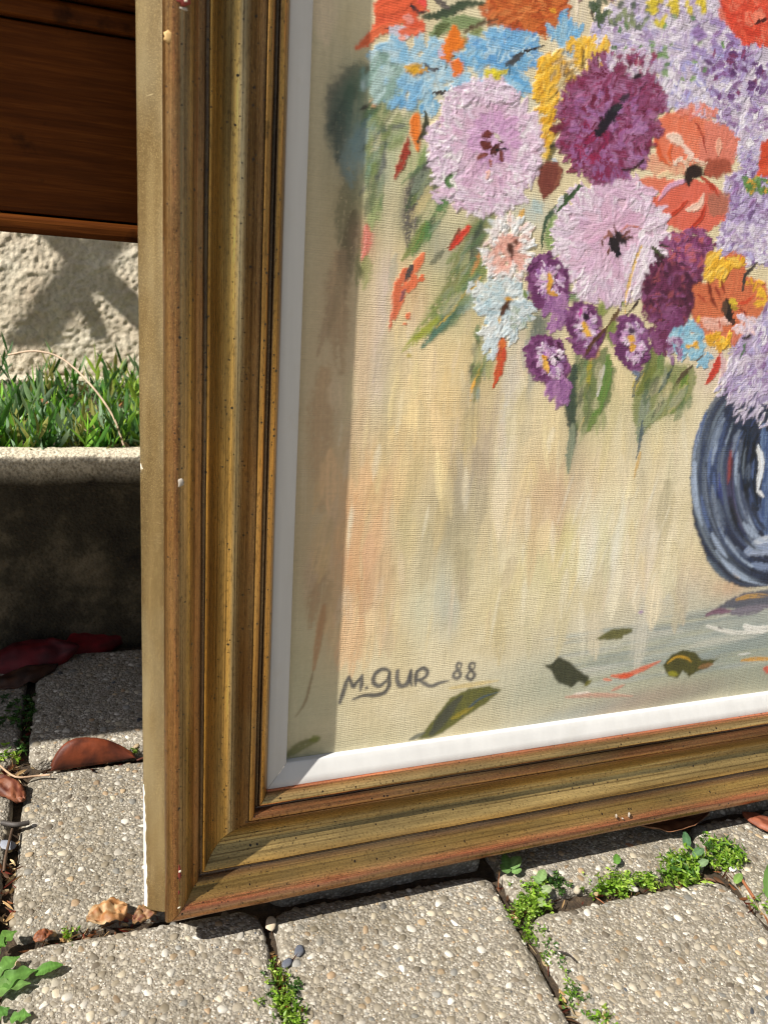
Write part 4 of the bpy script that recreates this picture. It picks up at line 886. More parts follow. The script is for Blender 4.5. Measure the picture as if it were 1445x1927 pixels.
for p, w, c, c2 in [([(1232, 650), (1222, 700), (1200, 740)], 22, (122, 128, 60), (90, 110, 56)), ([(1246, 660), (1240, 700)], 14, (100, 130, 70), None), ([(1290, 705), (1282, 740), (1262, 775)], 18, (110, 140, 60), (140, 150, 70)), ([(1300, 690), (1285, 705), (1265, 730)], 8, (84, 66, 50), None), ([(1264, 695), (1248, 720), (1238, 740)], 6, (60, 84, 90), None), ([(1262, 725), (1240, 760)], 12, (214, 190, 160), (180, 190, 160)),
                ([(1215, 740), (1210, 780), (1200, 830)], 20, (150, 158, 140), (110, 130, 90)), ([(1250, 760), (1220, 790), (1200, 800)], 16, (150, 158, 120), None), ([(1208, 790), (1204, 830), (1196, 862)], 6, (90, 104, 110), None), ([(1204, 850), (1197, 880), (1192, 900)], 6, (216, 180, 116), None), ([(1210, 700), (1196, 720), (1190, 745)], 12, (196, 176, 80), (90, 100, 96))]:
    stroke(p, w, c, c2, .2, .25, (.5, .3), .3, .9, .5)

for k in range(150):
    g = random.Random(8000 + k); zx = g.choice([(1105, 740, 34, 80, 8), (1245, 735, 48, 56, 20), (880, 520, 60, 90, 38), (800, 380, 40, 80, 28), (715, 220, 40, 70, 30), (905, 670, 16, 60, 8), (700, 330, 24, 90, 15)])
    x = g.gauss(zx[0], zx[2] * .42); y = g.gauss(zx[1], zx[3] * .45); an = math.radians(90 + zx[4]) + g.gauss(0, .2); L = g.uniform(12, 34)
    stroke([(x - L * math.cos(an), y - L * math.sin(an)), (x, y), (x + L * math.cos(an), y + L * math.sin(an))], g.uniform(6, 16), g.choice([(70, 92, 60), (118, 134, 78), (150, 160, 104), (172, 172, 130), (52, 66, 54), (196, 188, 150), (96, 124, 84), (140, 150, 130), (206, 190, 140)]), None, .16, .42, (.4, .15), .45, .6, .7)
# --- flowers, back to front
for k in range(60):     # leaves on the far side and on top
    g = random.Random(9100 + k); t_ = g.uniform(-1.75, 1.05); x = 1490 + 330 * math.cos(t_) ; y = 330 + 560 * math.sin(t_) if math.sin(t_) < 0 else 330 + 330 * math.sin(t_)
    if x < 1475 and y > -40: continue
    L = g.uniform(50, 100); stroke([(x, y), (x + L * .5 * math.cos(t_), y + L * .6 * math.sin(t_)), (x + L * math.cos(t_ + .2), y + L * 1.1 * math.sin(t_ + .2))], g.uniform(16, 36), g.choice([(92, 120, 62), (70, 92, 58), (122, 138, 78), (104, 116, 60)]), (140, 152, 92), .16, .25, (.5, .2), .3, .92, .6)
LILX = [(200, 188, 214), (216, 206, 226), (178, 158, 200), (180, 172, 214), (232, 226, 236), (164, 136, 180)]
for bx, by, br, bp, bc in [(1560, 640, 74, LILX, None), (1530, 470, 62, [(150, 122, 176), (196, 186, 220), (136, 96, 146)], None), (1700, 560, 90, [(226, 194, 150), (236, 206, 110), (226, 170, 60)], (110, 66, 30)), (1640, 380, 96, [(216, 182, 208), (206, 166, 196), (228, 212, 226)], (60, 40, 40)), (1560, 250, 88, LILX, None), (1740, 250, 100, [(222, 96, 66), (230, 130, 104), (206, 76, 52)], (44, 32, 28)),
                          (1560, 60, 92, [(216, 84, 60), (226, 110, 84), (190, 60, 44)], None), (1690, 60, 84, [(132, 184, 218), (164, 200, 220), (104, 168, 216)], (226, 180, 60)), (1790, 420, 66, [(124, 56, 88), (146, 80, 118), (164, 108, 146)], (40, 30, 40)), (1420, -110, 100, LILX, None), (1560, -120, 84, [(238, 186, 56), (244, 204, 92), (214, 152, 44)], (110, 70, 40)), (1270, -110, 86, [(240, 236, 232), (226, 214, 220), (232, 196, 188)], (90, 60, 40)),
                          (1120, -100, 80, [(124, 56, 88), (146, 80, 118), (104, 32, 56)], (36, 28, 38)), (970, -100, 70, [(206, 112, 54), (216, 130, 72), (190, 92, 40)], None), (1340, -230, 84, [(226, 100, 66), (236, 150, 120), (206, 76, 52)], (50, 36, 30)), (1500, -240, 76, [(216, 182, 208), (228, 212, 226), (206, 166, 196)], (90, 50, 46)), (1200, -220, 66, LILX, None), (1640, -60, 64, LILX, None)]:
    fill(ell(bx, by, br * .9, br * .95, 0, 20, .1, int(bx)), bp[0], bp[1], .2, rag=6)
    dabs(bx, by, br, br * 1.06, 110, 34, 18, bp, 'radial', .5, seed=int(bx) + 3, jit=.5)
    if bc: dabs(bx, by, br * .16, br * .16, 8, 18, 12, [bc], 'random', .4, seed=int(by) + 900)
LIL = [(200, 188, 214), (216, 206, 226), (178, 158, 200), (208, 194, 210), (180, 172, 214), (232, 226, 236), (238, 234, 240), (164, 136, 180), (196, 184, 200)]
LIL2 = [(150, 122, 176), (136, 96, 146), (170, 150, 204), (196, 186, 220), (214, 206, 232), (120, 90, 140)]
fill([(1110, 60), (1150, 10), (1200, -30), (1460, -30), (1460, 310), (1400, 300), (1345, 215), (1270, 215), (1240, 180), (1240, 120), (1160, 92)], (196, 186, 206), (178, 168, 196), .15, a=.92, rag=9)
fill([(1375, 330), (1400, 310), (1460, 300), (1460, 500), (1405, 500), (1350, 470), (1352, 430), (1370, 390)], (170, 152, 196), (140, 112, 166), .15, a=.92, rag=9)
fill([(1405, 590), (1460, 560), (1460, 760), (1420, 760), (1375, 740), (1350, 720), (1368, 680), (1385, 640)], (182, 168, 204), (150, 130, 180), .15, a=.85, rag=9)
dabs(1190, 70, 80, 62, 150, 17, 10, LIL, 'random', .5, seed=1)
dabs(1290, 60, 90, 90, 210, 17, 10, LIL, 'random', .5, seed=2); dabs(1310, 150, 95, 70, 220, 17, 10, LIL + [(164, 160, 214)] * 2, 'random', .5, seed=3); dabs(1395, 190, 70, 100, 220, 16, 10, LIL + LIL2[:2], 'random', .5, seed=4)
dabs(1360, 90, 70, 60, 60, 14, 9, LIL2[:3], 'random', .5, seed=5); dabs(1430, 150, 40, 60, 40, 14, 9, LIL2, 'random', .5, seed=6); dabs(1410, 270, 40, 34, 60, 14, 9, LIL, 'random', .5, seed=61)
dabs(1180, 30, 60, 24, 22, 14, 9, [(84, 96, 80), (140, 150, 110), (104, 110, 96)], 'random', .3, seed=7); dabs(1128, 20, 18, 24, 14, 18, 8, [(70, 90, 56), (96, 106, 90)], 95, .3, seed=8)
dabs(1275, 12, 60, 16, 26, 14, 9, [(226, 204, 62), (214, 190, 60)], 'random', .5, seed=9); dabs(1240, 38, 14, 12, 6, 12, 7, [(220, 200, 60)], 'random', .5, seed=10)
dabs(1260, 90, 110, 70, 26, 10, 7, [(120, 156, 90), (96, 130, 84), (150, 170, 130)], 'random', .3, seed=11); dabs(1380, 130, 60, 60, 22, 12, 8, [(128, 60, 100), (112, 70, 120), (96, 60, 110)], 'random', .4, seed=12)
dabs(1415, 400, 60, 95, 190, 15, 9, LIL2 + LIL[:3], 'random', .5, seed=13); dabs(1400, 460, 50, 40, 90, 14, 9, LIL, 'random', .5, seed=14); dabs(1420, 350, 30, 20, 24, 12, 8, [(74, 120, 60), (110, 150, 80), (214, 160, 60)], 'random', .4, seed=15)
dabs(1425, 640, 50, 80, 150, 15, 9, LIL + LIL2[:2], 110, .5, seed=16, jit=.7); dabs(1395, 720, 50, 40, 80, 17, 6, LIL + LIL2[:1], 125, .5, seed=17, jit=.35); dabs(1430, 775, 36, 30, 26, 20, 4, LIL + [(60, 70, 110)], 120, .4, seed=18, jit=.3)
dabs(1405, 760, 36, 40, 26, 16, 4, LIL[:2], 130, .4, seed=181, jit=.3); dabs(1425, 620, 40, 70, 12, 16, 5, [(96, 130, 90), (80, 110, 70)], 120, .3, seed=182, jit=.3)
# red flower, top right
fill([(1355, -20), (1460, -20), (1460, 95), (1425, 82), (1392, 76), (1366, 48), (1358, 20)], (222, 88, 60), (206, 70, 48), .2, rag=4)
dabs(1410, 30, 52, 46, 60, 24, 13, [(226, 92, 66), (216, 74, 52), (232, 130, 104), (206, 66, 44)], 60, .35, seed=20, jit=.5); stroke([(1420, 45), (1445, 35)], 5, (90, 36, 30))
fill([(1430, 270), (1460, 250), (1460, 340), (1425, 328)], (216, 84, 50), (190, 60, 40), .3, rag=3); stroke([(1425, 328), (1445, 318), (1460, 322)], 8, (226, 96, 62))
# coral flower
CO = (232, 134, 104)
fill([(1228, 270), (1232, 228), (1262, 210), (1300, 212), (1330, 228), (1345, 262), (1330, 300), (1300, 316), (1262, 312), (1240, 300)], CO, (222, 104, 66), .2, rag=3)
fill([(1325, 225), (1362, 236), (1390, 262), (1380, 310), (1340, 318), (1312, 310)], (224, 132, 112), (214, 116, 92), .2, rag=5)
fill([(1185, 345), (1215, 332), (1260, 336), (1300, 340), (1262, 366), (1215, 356)], (226, 128, 100), (216, 108, 78), .2, rag=3)
fill([(1222, 380), (1262, 345), (1302, 335), (1345, 350), (1372, 380), (1362, 415), (1330, 436), (1292, 438), (1250, 424)], (224, 112, 92), (212, 96, 70), .2, rag=4)
fill([(1185, 300), (1230, 290), (1290, 312), (1300, 330), (1230, 330)], (226, 150, 122), (228, 190, 150), .2, rag=4, a=.9)
fill([(1326, 300), (1372, 298), (1378, 322), (1345, 338), (1322, 330)], (172, 88, 66), (150, 70, 50), .15, rag=3); fill([(1328, 365), (1370, 360), (1372, 400), (1338, 408)], (178, 112, 90), (150, 100, 86), .1, rag=4, a=.85)
for p, w, c in [([(1232, 240), (1240, 290), (1262, 312)], 9, (222, 96, 50)), ([(1268, 262), (1258, 290), (1266, 310)], 6, (224, 100, 52)), ([(1306, 228), (1318, 250), (1328, 285)], 4, (150, 50, 36)), ([(1318, 332), (1340, 352), (1352, 368)], 6, (184, 60, 36)), ([(1326, 385), (1318, 410), (1292, 436)], 8, (184, 56, 34)), ([(1292, 378), (1272, 398), (1250, 412)], 6, (190, 62, 38)),
            ([(1290, 340), (1260, 350), (1238, 378)], 9, (206, 160, 190)), ([(1256, 258), (1272, 262), (1284, 275)], 15, (240, 214, 196)), ([(1284, 275), (1296, 288), (1306, 300)], 9, (240, 210, 196)), ([(1322, 368), (1312, 388), (1290, 396)], 11, (238, 206, 186)), ([(1352, 262), (1350, 292)], 11, (236, 176, 150)), ([(1240, 330), (1264, 326)], 8, (240, 214, 170)), ([(1230, 368), (1224, 382)], 7, (224, 96, 60)), ([(1310, 304), (1330, 308)], 5, (240, 206, 180))]:
    stroke(p, w, c, None, .5, .12, (.5, .3), .3, .95)
dabs(1290, 300, 22, 22, 12, 9, 6, [(238, 214, 196), (230, 190, 160)], 'random', .5, seed=24); dabs(1315, 210, 34, 12, 22, 14, 8, [(232, 150, 130), (214, 190, 214), (226, 120, 100)], 'random', .4, seed=25)
fill([(1288, 320), (1300, 308), (1322, 312), (1324, 328), (1302, 340), (1295, 350), (1286, 345)], (46, 32, 26), (64, 42, 30), .3, rag=2)
stroke([(1168, 318), (1190, 315), (1208, 304)], 7, (60, 34, 26)); stroke([(1205, 390), (1222, 388), (1240, 395)], 8, (40, 42, 36))
# orange and blue at the top
fill([(908, -20), (925, 30), (960, 60), (985, 68), (1005, 72), (1035, 65), (1045, 45), (1070, 35), (1068, -20)], (206, 112, 54), (190, 92, 40), .25, rag=7)
dabs(990, 18, 78, 46, 90, 22, 12, [(208, 114, 56), (190, 92, 42), (216, 130, 72), (176, 78, 36)], 'radial', .4, seed=30); stroke([(1034, 18), (1046, 22)], 8, (216, 150, 50)); stroke([(960, 70), (978, 60)], 6, (120, 70, 50))
for p, w, c, c2 in [([(796, 32), (835, 26), (870, 8), (912, 6)], 15, (54, 76, 52), (40, 62, 44)), ([(818, -6), (834, 8), (848, 16)], 11, (92, 84, 82), None), ([(812, 66), (840, 48), (880, 42), (910, 40)], 24, (138, 156, 110), (110, 132, 84)), ([(905, 55), (885, 72), (860, 92)], 18, (146, 164, 116), OL), ([(872, 62), (900, 46), (942, 36)], 6, (96, 76, 56), None), ([(818, 66), (830, 52), (845, 46)], 14, (104, 116, 72), (70, 80, 50))]:
    stroke(p, w, c, c2, .2, .15, (.5, .3), .25, .95)
BL = [(132, 184, 218), (164, 200, 220), (104, 168, 216), (186, 210, 220), (150, 194, 222)]
dabs(772, 120, 72, 52, 110, 26, 15, BL[:2] + BL[3:], 'radial', .3, seed=31, dry=.3); dabs(765, 178, 40, 22, 30, 24, 13, [(104, 166, 214), (134, 184, 220)], 125, .3, seed=32, jit=.3, dry=.2); dabs(720, 150, 40, 40, 40, 24, 14, [(164, 190, 184), (180, 204, 206), (130, 160, 150)], 120, .2, seed=33, jit=.4, dry=.4)
dabs(806, 190, 16, 26, 18, 22, 12, BL, 100, .3, seed=34, jit=.3, dry=.3); dabs(945, 105, 66, 46, 110, 26, 15, [(110, 172, 220), (134, 188, 224), (96, 156, 210), (180, 208, 224)], 'radial', .3, seed=35, dry=.15); dabs(950, 160, 50, 20, 36, 20, 13, BL[:3], 10, .3, seed=36, dry=.1)
dabs(885, 112, 20, 16, 14, 18, 12, BL[:3], 'random', .3, seed=37); dabs(1066, 66, 28, 34, 30, 24, 13, BL[:3], 100, .25, seed=38, dry=.2); dabs(840, 150, 40, 26, 30, 20, 11, BL[3:], 'random', .2, seed=39, dry=.4); dabs(880, 165, 46, 12, 26, 20, 11, BL[:3], 10, .25, seed=391, dry=.2)
dabs(783, 130, 17, 10, 16, 11, 8, [(226, 170, 50), (206, 140, 40), (190, 150, 60)], 'random', .6, seed=40); dabs(935, 141, 21, 9, 14, 12, 8, [(222, 206, 50), (196, 180, 50)], 'random', .6, seed=41)
for p, w, c in [([(800, 124), (815, 130), (830, 126)], 6, (84, 80, 84)), ([(952, 122), (968, 112), (984, 97)], 11, (72, 72, 74)), ([(984, 97), (1000, 94), (1026, 84)], 4, (60, 58, 58)), ([(815, 175), (840, 172), (856, 166)], 5, (76, 72, 70)), ([(958, 122), (957, 146)], 4, (70, 110, 140)), ([(838, 128), (846, 112), (856, 104)], 5, (80, 80, 60))]: stroke(p, w, c, None, .35, .1)
fill([(826, 108), (838, 75), (852, 42), (866, 62), (868, 74), (880, 72), (870, 92), (852, 100), (846, 122), (834, 112)], (240, 132, 42), (226, 112, 34), .45, rag=3)
stroke([(852, 122), (862, 128), (856, 142)], 20, (238, 128, 54), (226, 110, 40), h=.4); stroke([(826, 98), (836, 104)], 8, (206, 190, 214))
fill([(668, 94), (690, 66), (706, 44), (704, 14), (716, -12), (798, -12), (804, 20), (788, 30), (800, 50), (798, 62), (776, 66), (756, 46), (730, 54), (700, 80)], (226, 100, 66), (214, 82, 52), .3, rag=4)
for p, w, c in [([(672, 90), (715, 58), (760, 40)], 15, (230, 112, 72)), ([(712, 20), (745, 10), (780, -5)], 22, (222, 96, 60)), ([(790, -5), (800, 12)], 14, (232, 84, 74)), ([(762, 34), (778, 38)], 14, (236, 150, 136)), ([(773, 12), (786, 22), (802, 22)], 7, (56, 44, 46)), ([(725, 53), (745, 54)], 4, (90, 50, 46)), ([(735, 55), (765, 62), (760, 74)], 16, (206, 200, 214)), ([(750, 70), (764, 74)], 10, (230, 160, 144)), ([(752, 58), (776, 60), (796, 56)], 12, (226, 110, 78))]: stroke(p, w, c, None, .35, .15)
# small buds, left side
for p, w, c, c2 in [([(783, 216), (782, 245), (786, 282)], 21, (240, 134, 54), (226, 116, 40)), ([(766, 262), (762, 290), (742, 338)], 15, (168, 66, 48), (140, 50, 40)), ([(802, 212), (800, 240), (784, 272)], 9, (66, 68, 48), None), ([(864, 432), (855, 450), (842, 466)], 9, (120, 60, 40), None), ([(884, 428), (866, 446), (844, 470)], 11, (226, 74, 56), (206, 56, 44)),
                ([(796, 478), (785, 500), (770, 520)], 15, (232, 124, 82), None), ([(765, 508), (752, 545), (742, 600)], 24, (230, 122, 84), (220, 104, 66)), ([(780, 520), (768, 550)], 18, (230, 120, 80), None), ([(738, 590), (732, 625)], 6, (214, 120, 90), None), ([(776, 498), (762, 528)], 9, (80, 70, 66), None), ([(762, 545), (752, 566)], 7, (140, 84, 84), None), ([(770, 590), (766, 600)], 10, (228, 120, 80), None), ([(764, 610), (760, 612)], 7, (226, 120, 80), None), ([(796, 520), (788, 530)], 8, (230, 120, 80), None)]:
    stroke(p, w, c, c2, .4, .08, (.5, .3), .25, 1, .5)
fill([(1008, 322), (1026, 302), (1052, 304), (1060, 322), (1052, 350), (1022, 377), (1012, 350)], (128, 68, 56), (104, 48, 42), .2, rag=2); stroke([(1030, 300), (1036, 282), (1048, 270)], 15, (58, 52, 44), (110, 100, 60))
stroke([(1048, 310), (1054, 330), (1040, 358)], 5, (150, 90, 70)); stroke([(1040, 298), (1046, 303)], 6, (200, 206, 214))
# yellow masses
YE = [(238, 186, 56), (226, 166, 40), (244, 204, 92), (214, 152, 44), (234, 192, 80)]
dabs(1042, 165, 36, 66, 100, 26, 12, YE, 120, .6, seed=50, jit=.4); dabs(1020, 245, 20, 44, 46, 20, 11, YE, 120, .6, seed=51, jit=.4); dabs(1112, 100, 34, 26, 36, 22, 9, YE[:3], 105, .5, seed=52, jit=.3); dabs(1075, 85, 14, 10, 8, 12, 8, YE[:1], 'random', .5, seed=53); dabs(1060, 140, 26, 34, 16, 26, 4, [(120, 96, 60), (226, 196, 150), (90, 70, 50)], 120, .4, seed=54, jit=.3)
dabs(1065, 185, 16, 46, 22, 24, 5, [(230, 214, 170), (150, 120, 70), (214, 190, 140)], 115, .4, seed=55, jit=.25); stroke([(1096, 92), (1096, 130)], 4, (80, 60, 40)); stroke([(1110, 20), (1118, 38)], 4, (70, 56, 46)); stroke([(1085, 0), (1085, 30)], 6, (236, 222, 200)); stroke([(996, 218), (1012, 208)], 6, (60, 48, 40)); dabs(1010, 225, 16, 12, 10, 14, 4, [(232, 216, 180)], 150, .4, seed=56, jit=.3)
# pale pink chrysanthemums
PK = [(216, 182, 208), (206, 166, 196), (222, 194, 214), (212, 176, 198)]; WH = [(228, 212, 226), (220, 200, 220), (238, 230, 236), (214, 188, 212), (212, 184, 206)]
fill(ell(912, 278, 92, 112, 0, 26, .07, 3), (224, 194, 216), (216, 180, 206), .2, rag=7)
dabs(912, 278, 98, 120, 330, 28, 13, PK, 'radial', .5, seed=60, edge=WH, jit=.5); dabs(912, 278, 98, 120, 130, 19, 7, WH, 'random', .8, rmin=.72, rmax=1.05, seed=601); dabs(930, 262, 44, 44, 60, 22, 11, [(206, 160, 200), (214, 176, 210), (196, 150, 192)], 'radial', .4, seed=602)
dabs(905, 180, 60, 22, 40, 22, 9, WH, 'radial', .9, seed=603); dabs(838, 308, 22, 30, 34, 15, 8, WH + [(236, 236, 230)], 'random', .8, seed=604); dabs(880, 365, 60, 30, 40, 24, 7, WH[:2] + PK, 20, .6, seed=605, jit=.4)
for p, w, c in [([(908, 255), (926, 250)], 12, (110, 52, 46)), ([(908, 268), (924, 278)], 16, (104, 48, 42)), ([(924, 290), (938, 272)], 13, (84, 44, 40)), ([(898, 296), (915, 290)], 9, (130, 70, 56)), ([(940, 285), (944, 305)], 10, (120, 60, 50)), ([(932, 282), (955, 282)], 4, (40, 34, 34)), ([(938, 262), (945, 270)], 6, (80, 56, 44)), ([(920, 300), (924, 312)], 5, (150, 90, 70)), ([(930, 252), (940, 262)], 6, (214, 204, 190)), ([(915, 335), (920, 318)], 8, (228, 180, 170))]: stroke(p, w, c, None, .7, .0)
stroke([(848, 330), (842, 345), (852, 352)], 10, (96, 130, 80)); stroke([(850, 340), (858, 356)], 8, (236, 232, 226), None, .6)
fill(ell(1150, 452, 98, 102, 0, 26, .07, 5), (226, 192, 210), (218, 180, 200), .2, rag=7)
dabs(1150, 452, 106, 112, 320, 30, 14, PK, 'radial', .5, seed=62, edge=WH, jit=.45); dabs(1150, 455, 108, 112, 110, 22, 8, WH, 'radial', .7, rmin=.7, rmax=1.04, seed=621); dabs(1150, 430, 50, 44, 50, 22, 10, [(212, 168, 196), (220, 184, 206)], 'radial', .4, seed=622); dabs(1215, 500, 36, 60, 50, 26, 9, WH[:3], 110, .6, seed=623, jit=.3); dabs(1170, 350, 60, 22, 26, 24, 10, PK[:3], 20, .5, seed=624, jit=.5)
for p, w, c in [([(1150, 448), (1160, 475)], 19, (40, 32, 34)), ([(1160, 440), (1170, 452), (1176, 460)], 13, (46, 34, 36)), ([(1150, 446), (1142, 436)], 8, (140, 90, 78)), ([(1158, 440), (1154, 422)], 4, (110, 64, 60)), ([(1170, 446), (1184, 434)], 6, (130, 80, 70)), ([(1145, 470), (1142, 480)], 6, (110, 70, 60)), ([(1132, 452), (1134, 464)], 5, (110, 72, 64)), ([(1168, 436), (1180, 424), (1208, 430)], 4, (190, 120, 110)), ([(1176, 450), (1190, 446)], 5, (96, 60, 54)), ([(1134, 448), (1148, 440)], 5, (150, 100, 90)), ([(1160, 480), (1164, 470)], 11, (30, 28, 34))]: stroke(p, w, c, None, .6, .0)
stroke([(1206, 462), (1190, 505), (1176, 560), (1176, 590)], 5, (226, 186, 110), None, .2, .2)
stroke([(1202, 562), (1190, 580), (1178, 592)], 4, (60, 44, 40)); stroke([(1092, 350), (1072, 372), (1045, 400)], 8, (60, 84, 52), None, .2, .1); stroke([(1058, 372), (1050, 388)], 12, (214, 214, 216), None, .4)
# purple dahlia
PU = [(124, 56, 88), (146, 80, 118), (104, 32, 56), (164, 108, 146), (134, 66, 104), (128, 40, 72), (152, 92, 130)]
fill(ell(1146, 225, 92, 112, 22, 26, .07, 8), (122, 52, 90), (104, 36, 68), .2, rag=8)
dabs(1146, 222, 96, 122, 340, 24, 12, PU, 'radial', .5, seed=70, ang=20, jit=.6); dabs(1150, 250, 80, 90, 90, 17, 8, [(176, 124, 166), (160, 110, 160), (150, 90, 140)], 'radial', .5, seed=71, jit=.6); dabs(1190, 118, 52, 26, 60, 12, 8, [(206, 194, 214), (186, 160, 196), (150, 60, 90), (226, 216, 226)], 'random', .6, seed=72)
dabs(1140, 160, 60, 40, 40, 22, 8, [(110, 34, 60), (140, 60, 96), (170, 110, 150)], 'radial', .4, seed=73); dabs(1112, 270, 40, 40, 40, 18, 9, [(150, 40, 76), (120, 40, 80), (160, 100, 150)], 'random', .4, seed=74); dabs(1150, 320, 40, 16, 24, 16, 9, [(150, 100, 150), (128, 40, 76)], 60, .4, seed=75)
for p, w, c in [([(1126, 248), (1138, 232), (1158, 204)], 19, (36, 28, 38)), ([(1156, 204), (1166, 200)], 12, (44, 44, 48)), ([(1170, 186), (1182, 180)], 10, (70, 50, 66)), ([(1192, 146), (1204, 142)], 6, (44, 30, 36)), ([(1172, 320), (1192, 316), (1210, 302)], 5, (60, 30, 30))]: stroke(p, w, c, None, .3, .1, (.8, .8), .3, 1, .8)
# purple hyacinth
fill([(1262, 432), (1290, 440), (1328, 440), (1346, 458), (1332, 500), (1312, 540), (1312, 570), (1298, 600), (1282, 640), (1252, 668), (1232, 660), (1226, 610), (1206, 590), (1206, 540), (1222, 505), (1240, 490), (1262, 470)], (116, 54, 88), (88, 34, 62), .25, rag=8)
dabs(1295, 470, 48, 40, 70, 15, 9, [(146, 84, 128), (124, 56, 100), (160, 100, 144), (190, 96, 100)], 'random', .45, seed=80); dabs(1262, 550, 52, 60, 130, 17, 10, [(112, 50, 82), (84, 34, 58), (70, 30, 52), (140, 80, 124), (150, 74, 84)], 'random', .45, seed=81); dabs(1255, 620, 32, 44, 60, 16, 9, [(140, 84, 124), (124, 66, 108), (110, 50, 90)], 'random', .4, seed=82)
dabs(1300, 555, 22, 40, 26, 14, 8, [(70, 30, 52), (90, 40, 60)], 60, .3, seed=83); stroke([(1228, 468), (1240, 480), (1250, 484)], 7, (74, 80, 50)); stroke([(1242, 462), (1258, 466)], 5, (60, 60, 40)); dabs(1240, 490, 10, 8, 5, 12, 6, [(60, 30, 40)], 'random', .3, seed=84)
# orange poppy
fill([(1352, 520), (1360, 485), (1380, 472), (1400, 484), (1404, 520), (1440, 528), (1446, 560), (1430, 590), (1400, 620), (1360, 628), (1318, 618), (1300, 600), (1306, 560), (1300, 540), (1330, 528)], (214, 120, 80), (200, 98, 62), .2, rag=4)
fill([(1300, 600), (1340, 612), (1400, 625), (1380, 650), (1350, 645), (1320, 640), (1296, 620)], (216, 118, 76), (206, 100, 60), .2, rag=4, a=.9)
dabs(1350, 505, 22, 28, 26, 20, 10, YE[:3], 125, .5, seed=90, jit=.3); dabs(1384, 492, 12, 12, 8, 12, 8, YE[:3], 'random', .5, seed=91); dabs(1418, 530, 18, 10, 8, 14, 8, YE[:3] + [(214, 130, 80)], 'random', .4, seed=92); dabs(1430, 560, 10, 14, 6, 14, 8, YE[:1], 'random', .4, seed=93)
dabs(1352, 640, 30, 16, 20, 14, 9, YE[:3], 'random', .5, seed=94); dabs(1345, 606, 26, 10, 14, 18, 7, [(236, 190, 176), (232, 170, 150)], 20, .4, seed=95); dabs(1400, 612, 20, 16, 24, 14, 6, [(236, 200, 196), (226, 214, 230)], 'random', .4, seed=96)
for p, w, c in [([(1366, 566), (1370, 590), (1378, 608)], 15, (44, 32, 26)), ([(1362, 570), (1364, 590)], 13, (90, 66, 50)), ([(1376, 604), (1382, 606)], 10, (80, 50, 40)), ([(1374, 564), (1384, 572)], 11, (224, 190, 60)), ([(1376, 578), (1386, 582)], 7, (180, 150, 50)), ([(1330, 530), (1338, 560), (1348, 580)], 6, (128, 50, 30)), ([(1345, 540), (1356, 562)], 5, (150, 60, 40)), ([(1356, 528), (1362, 552)], 5, (150, 56, 36)), ([(1312, 555), (1328, 570)], 5, (180, 76, 50)), ([(1388, 572), (1404, 568), (1418, 556)], 6, (200, 74, 44)), ([(1390, 580), (1404, 594)], 4, (150, 60, 40)), ([(1396, 545), (1402, 518), (1424, 495)], 7, (70, 60, 56)), ([(1352, 602), (1352, 618)], 4, (180, 90, 70))]: stroke(p, w, c, None, .35, .05)
dabs(1293, 640, 32, 36, 70, 14, 10, [(146, 194, 216), (120, 180, 212), (172, 208, 220)], 'random', .45, seed=97); dabs(1325, 680, 16, 14, 20, 10, 8, [(140, 186, 210)], 'random', .4, seed=98); dabs(1268, 655, 16, 26, 20, 10, 7, [(206, 190, 214), (140, 100, 140)], 'random', .4, seed=99); dabs(1301, 650, 10, 8, 7, 9, 7, YE[:2], 'random', .6, seed=100)
stroke([(1314, 596), (1312, 606)], 7, (226, 176, 60)); stroke([(1308, 680), (1322, 668)], 4, (110, 90, 70)); stroke([(1396, 636), (1414, 632)], 5, (50, 40, 36))
for p, w, c in [([(1354, 668), (1346, 695), (1328, 722)], 13, (206, 70, 54)), ([(1356, 668), (1362, 690), (1352, 712)], 9, (226, 190, 190))]: stroke(p, w, c, None, .25, .15)
# small white flowers
WW = [(236, 230, 226), (240, 236, 234), (226, 214, 214), (214, 222, 226)]
dabs(958, 470, 50, 62, 150, 19, 8, WW + [(232, 196, 188)], 'radial', .8, seed=110, jit=.4, dry=.0); dabs(955, 480, 30, 34, 44, 18, 8, [(230, 170, 154), (234, 190, 176), (226, 160, 146)], 'radial', .5, seed=111)
for p, w, c in [([(958, 462), (962, 482)], 13, (84, 50, 40)), ([(966, 455), (974, 455)], 9, (96, 58, 44)), ([(962, 486), (966, 490)], 6, (120, 60, 50))]: stroke(p, w, c, None, .6, 0)
dabs(952, 575, 52, 44, 110, 19, 10, [(206, 218, 222), (190, 208, 216), (224, 230, 230), (170, 196, 206)], 'radial', .6, seed=112, dry=.05); dabs(925, 545, 26, 24, 30, 14, 9, [(180, 204, 212), (214, 222, 220)], 'random', .5, seed=113); dabs(898, 545, 16, 14, 16, 10, 7, [(206, 214, 214), (226, 228, 226)], 'random', .5, seed=114)
dabs(945, 620, 36, 24, 40, 17, 9, [(216, 226, 230), (196, 212, 218), (236, 238, 236)], 120, .7, seed=115, jit=.4); dabs(925, 650, 12, 22, 16, 17, 8, [(206, 220, 226)], 110, .5, seed=116, jit=.2); dabs(912, 625, 12, 12, 10, 9, 7, [(220, 224, 222)], 'random', .5, seed=117); dabs(975, 600, 20, 20, 22, 12, 6, [(160, 176, 160), (226, 228, 226)], 'random', .5, seed=118)
for p, w, c in [([(952, 562), (962, 562)], 9, (224, 166, 60)), ([(956, 568), (948, 578), (942, 594)], 10, (84, 52, 36)), ([(952, 580), (960, 584)], 6, (70, 46, 40)), ([(940, 596), (938, 606)], 7, (228, 190, 130)), ([(990, 560), (985, 545)], 7, (120, 140, 80))]: stroke(p, w, c, None, .6, 0)
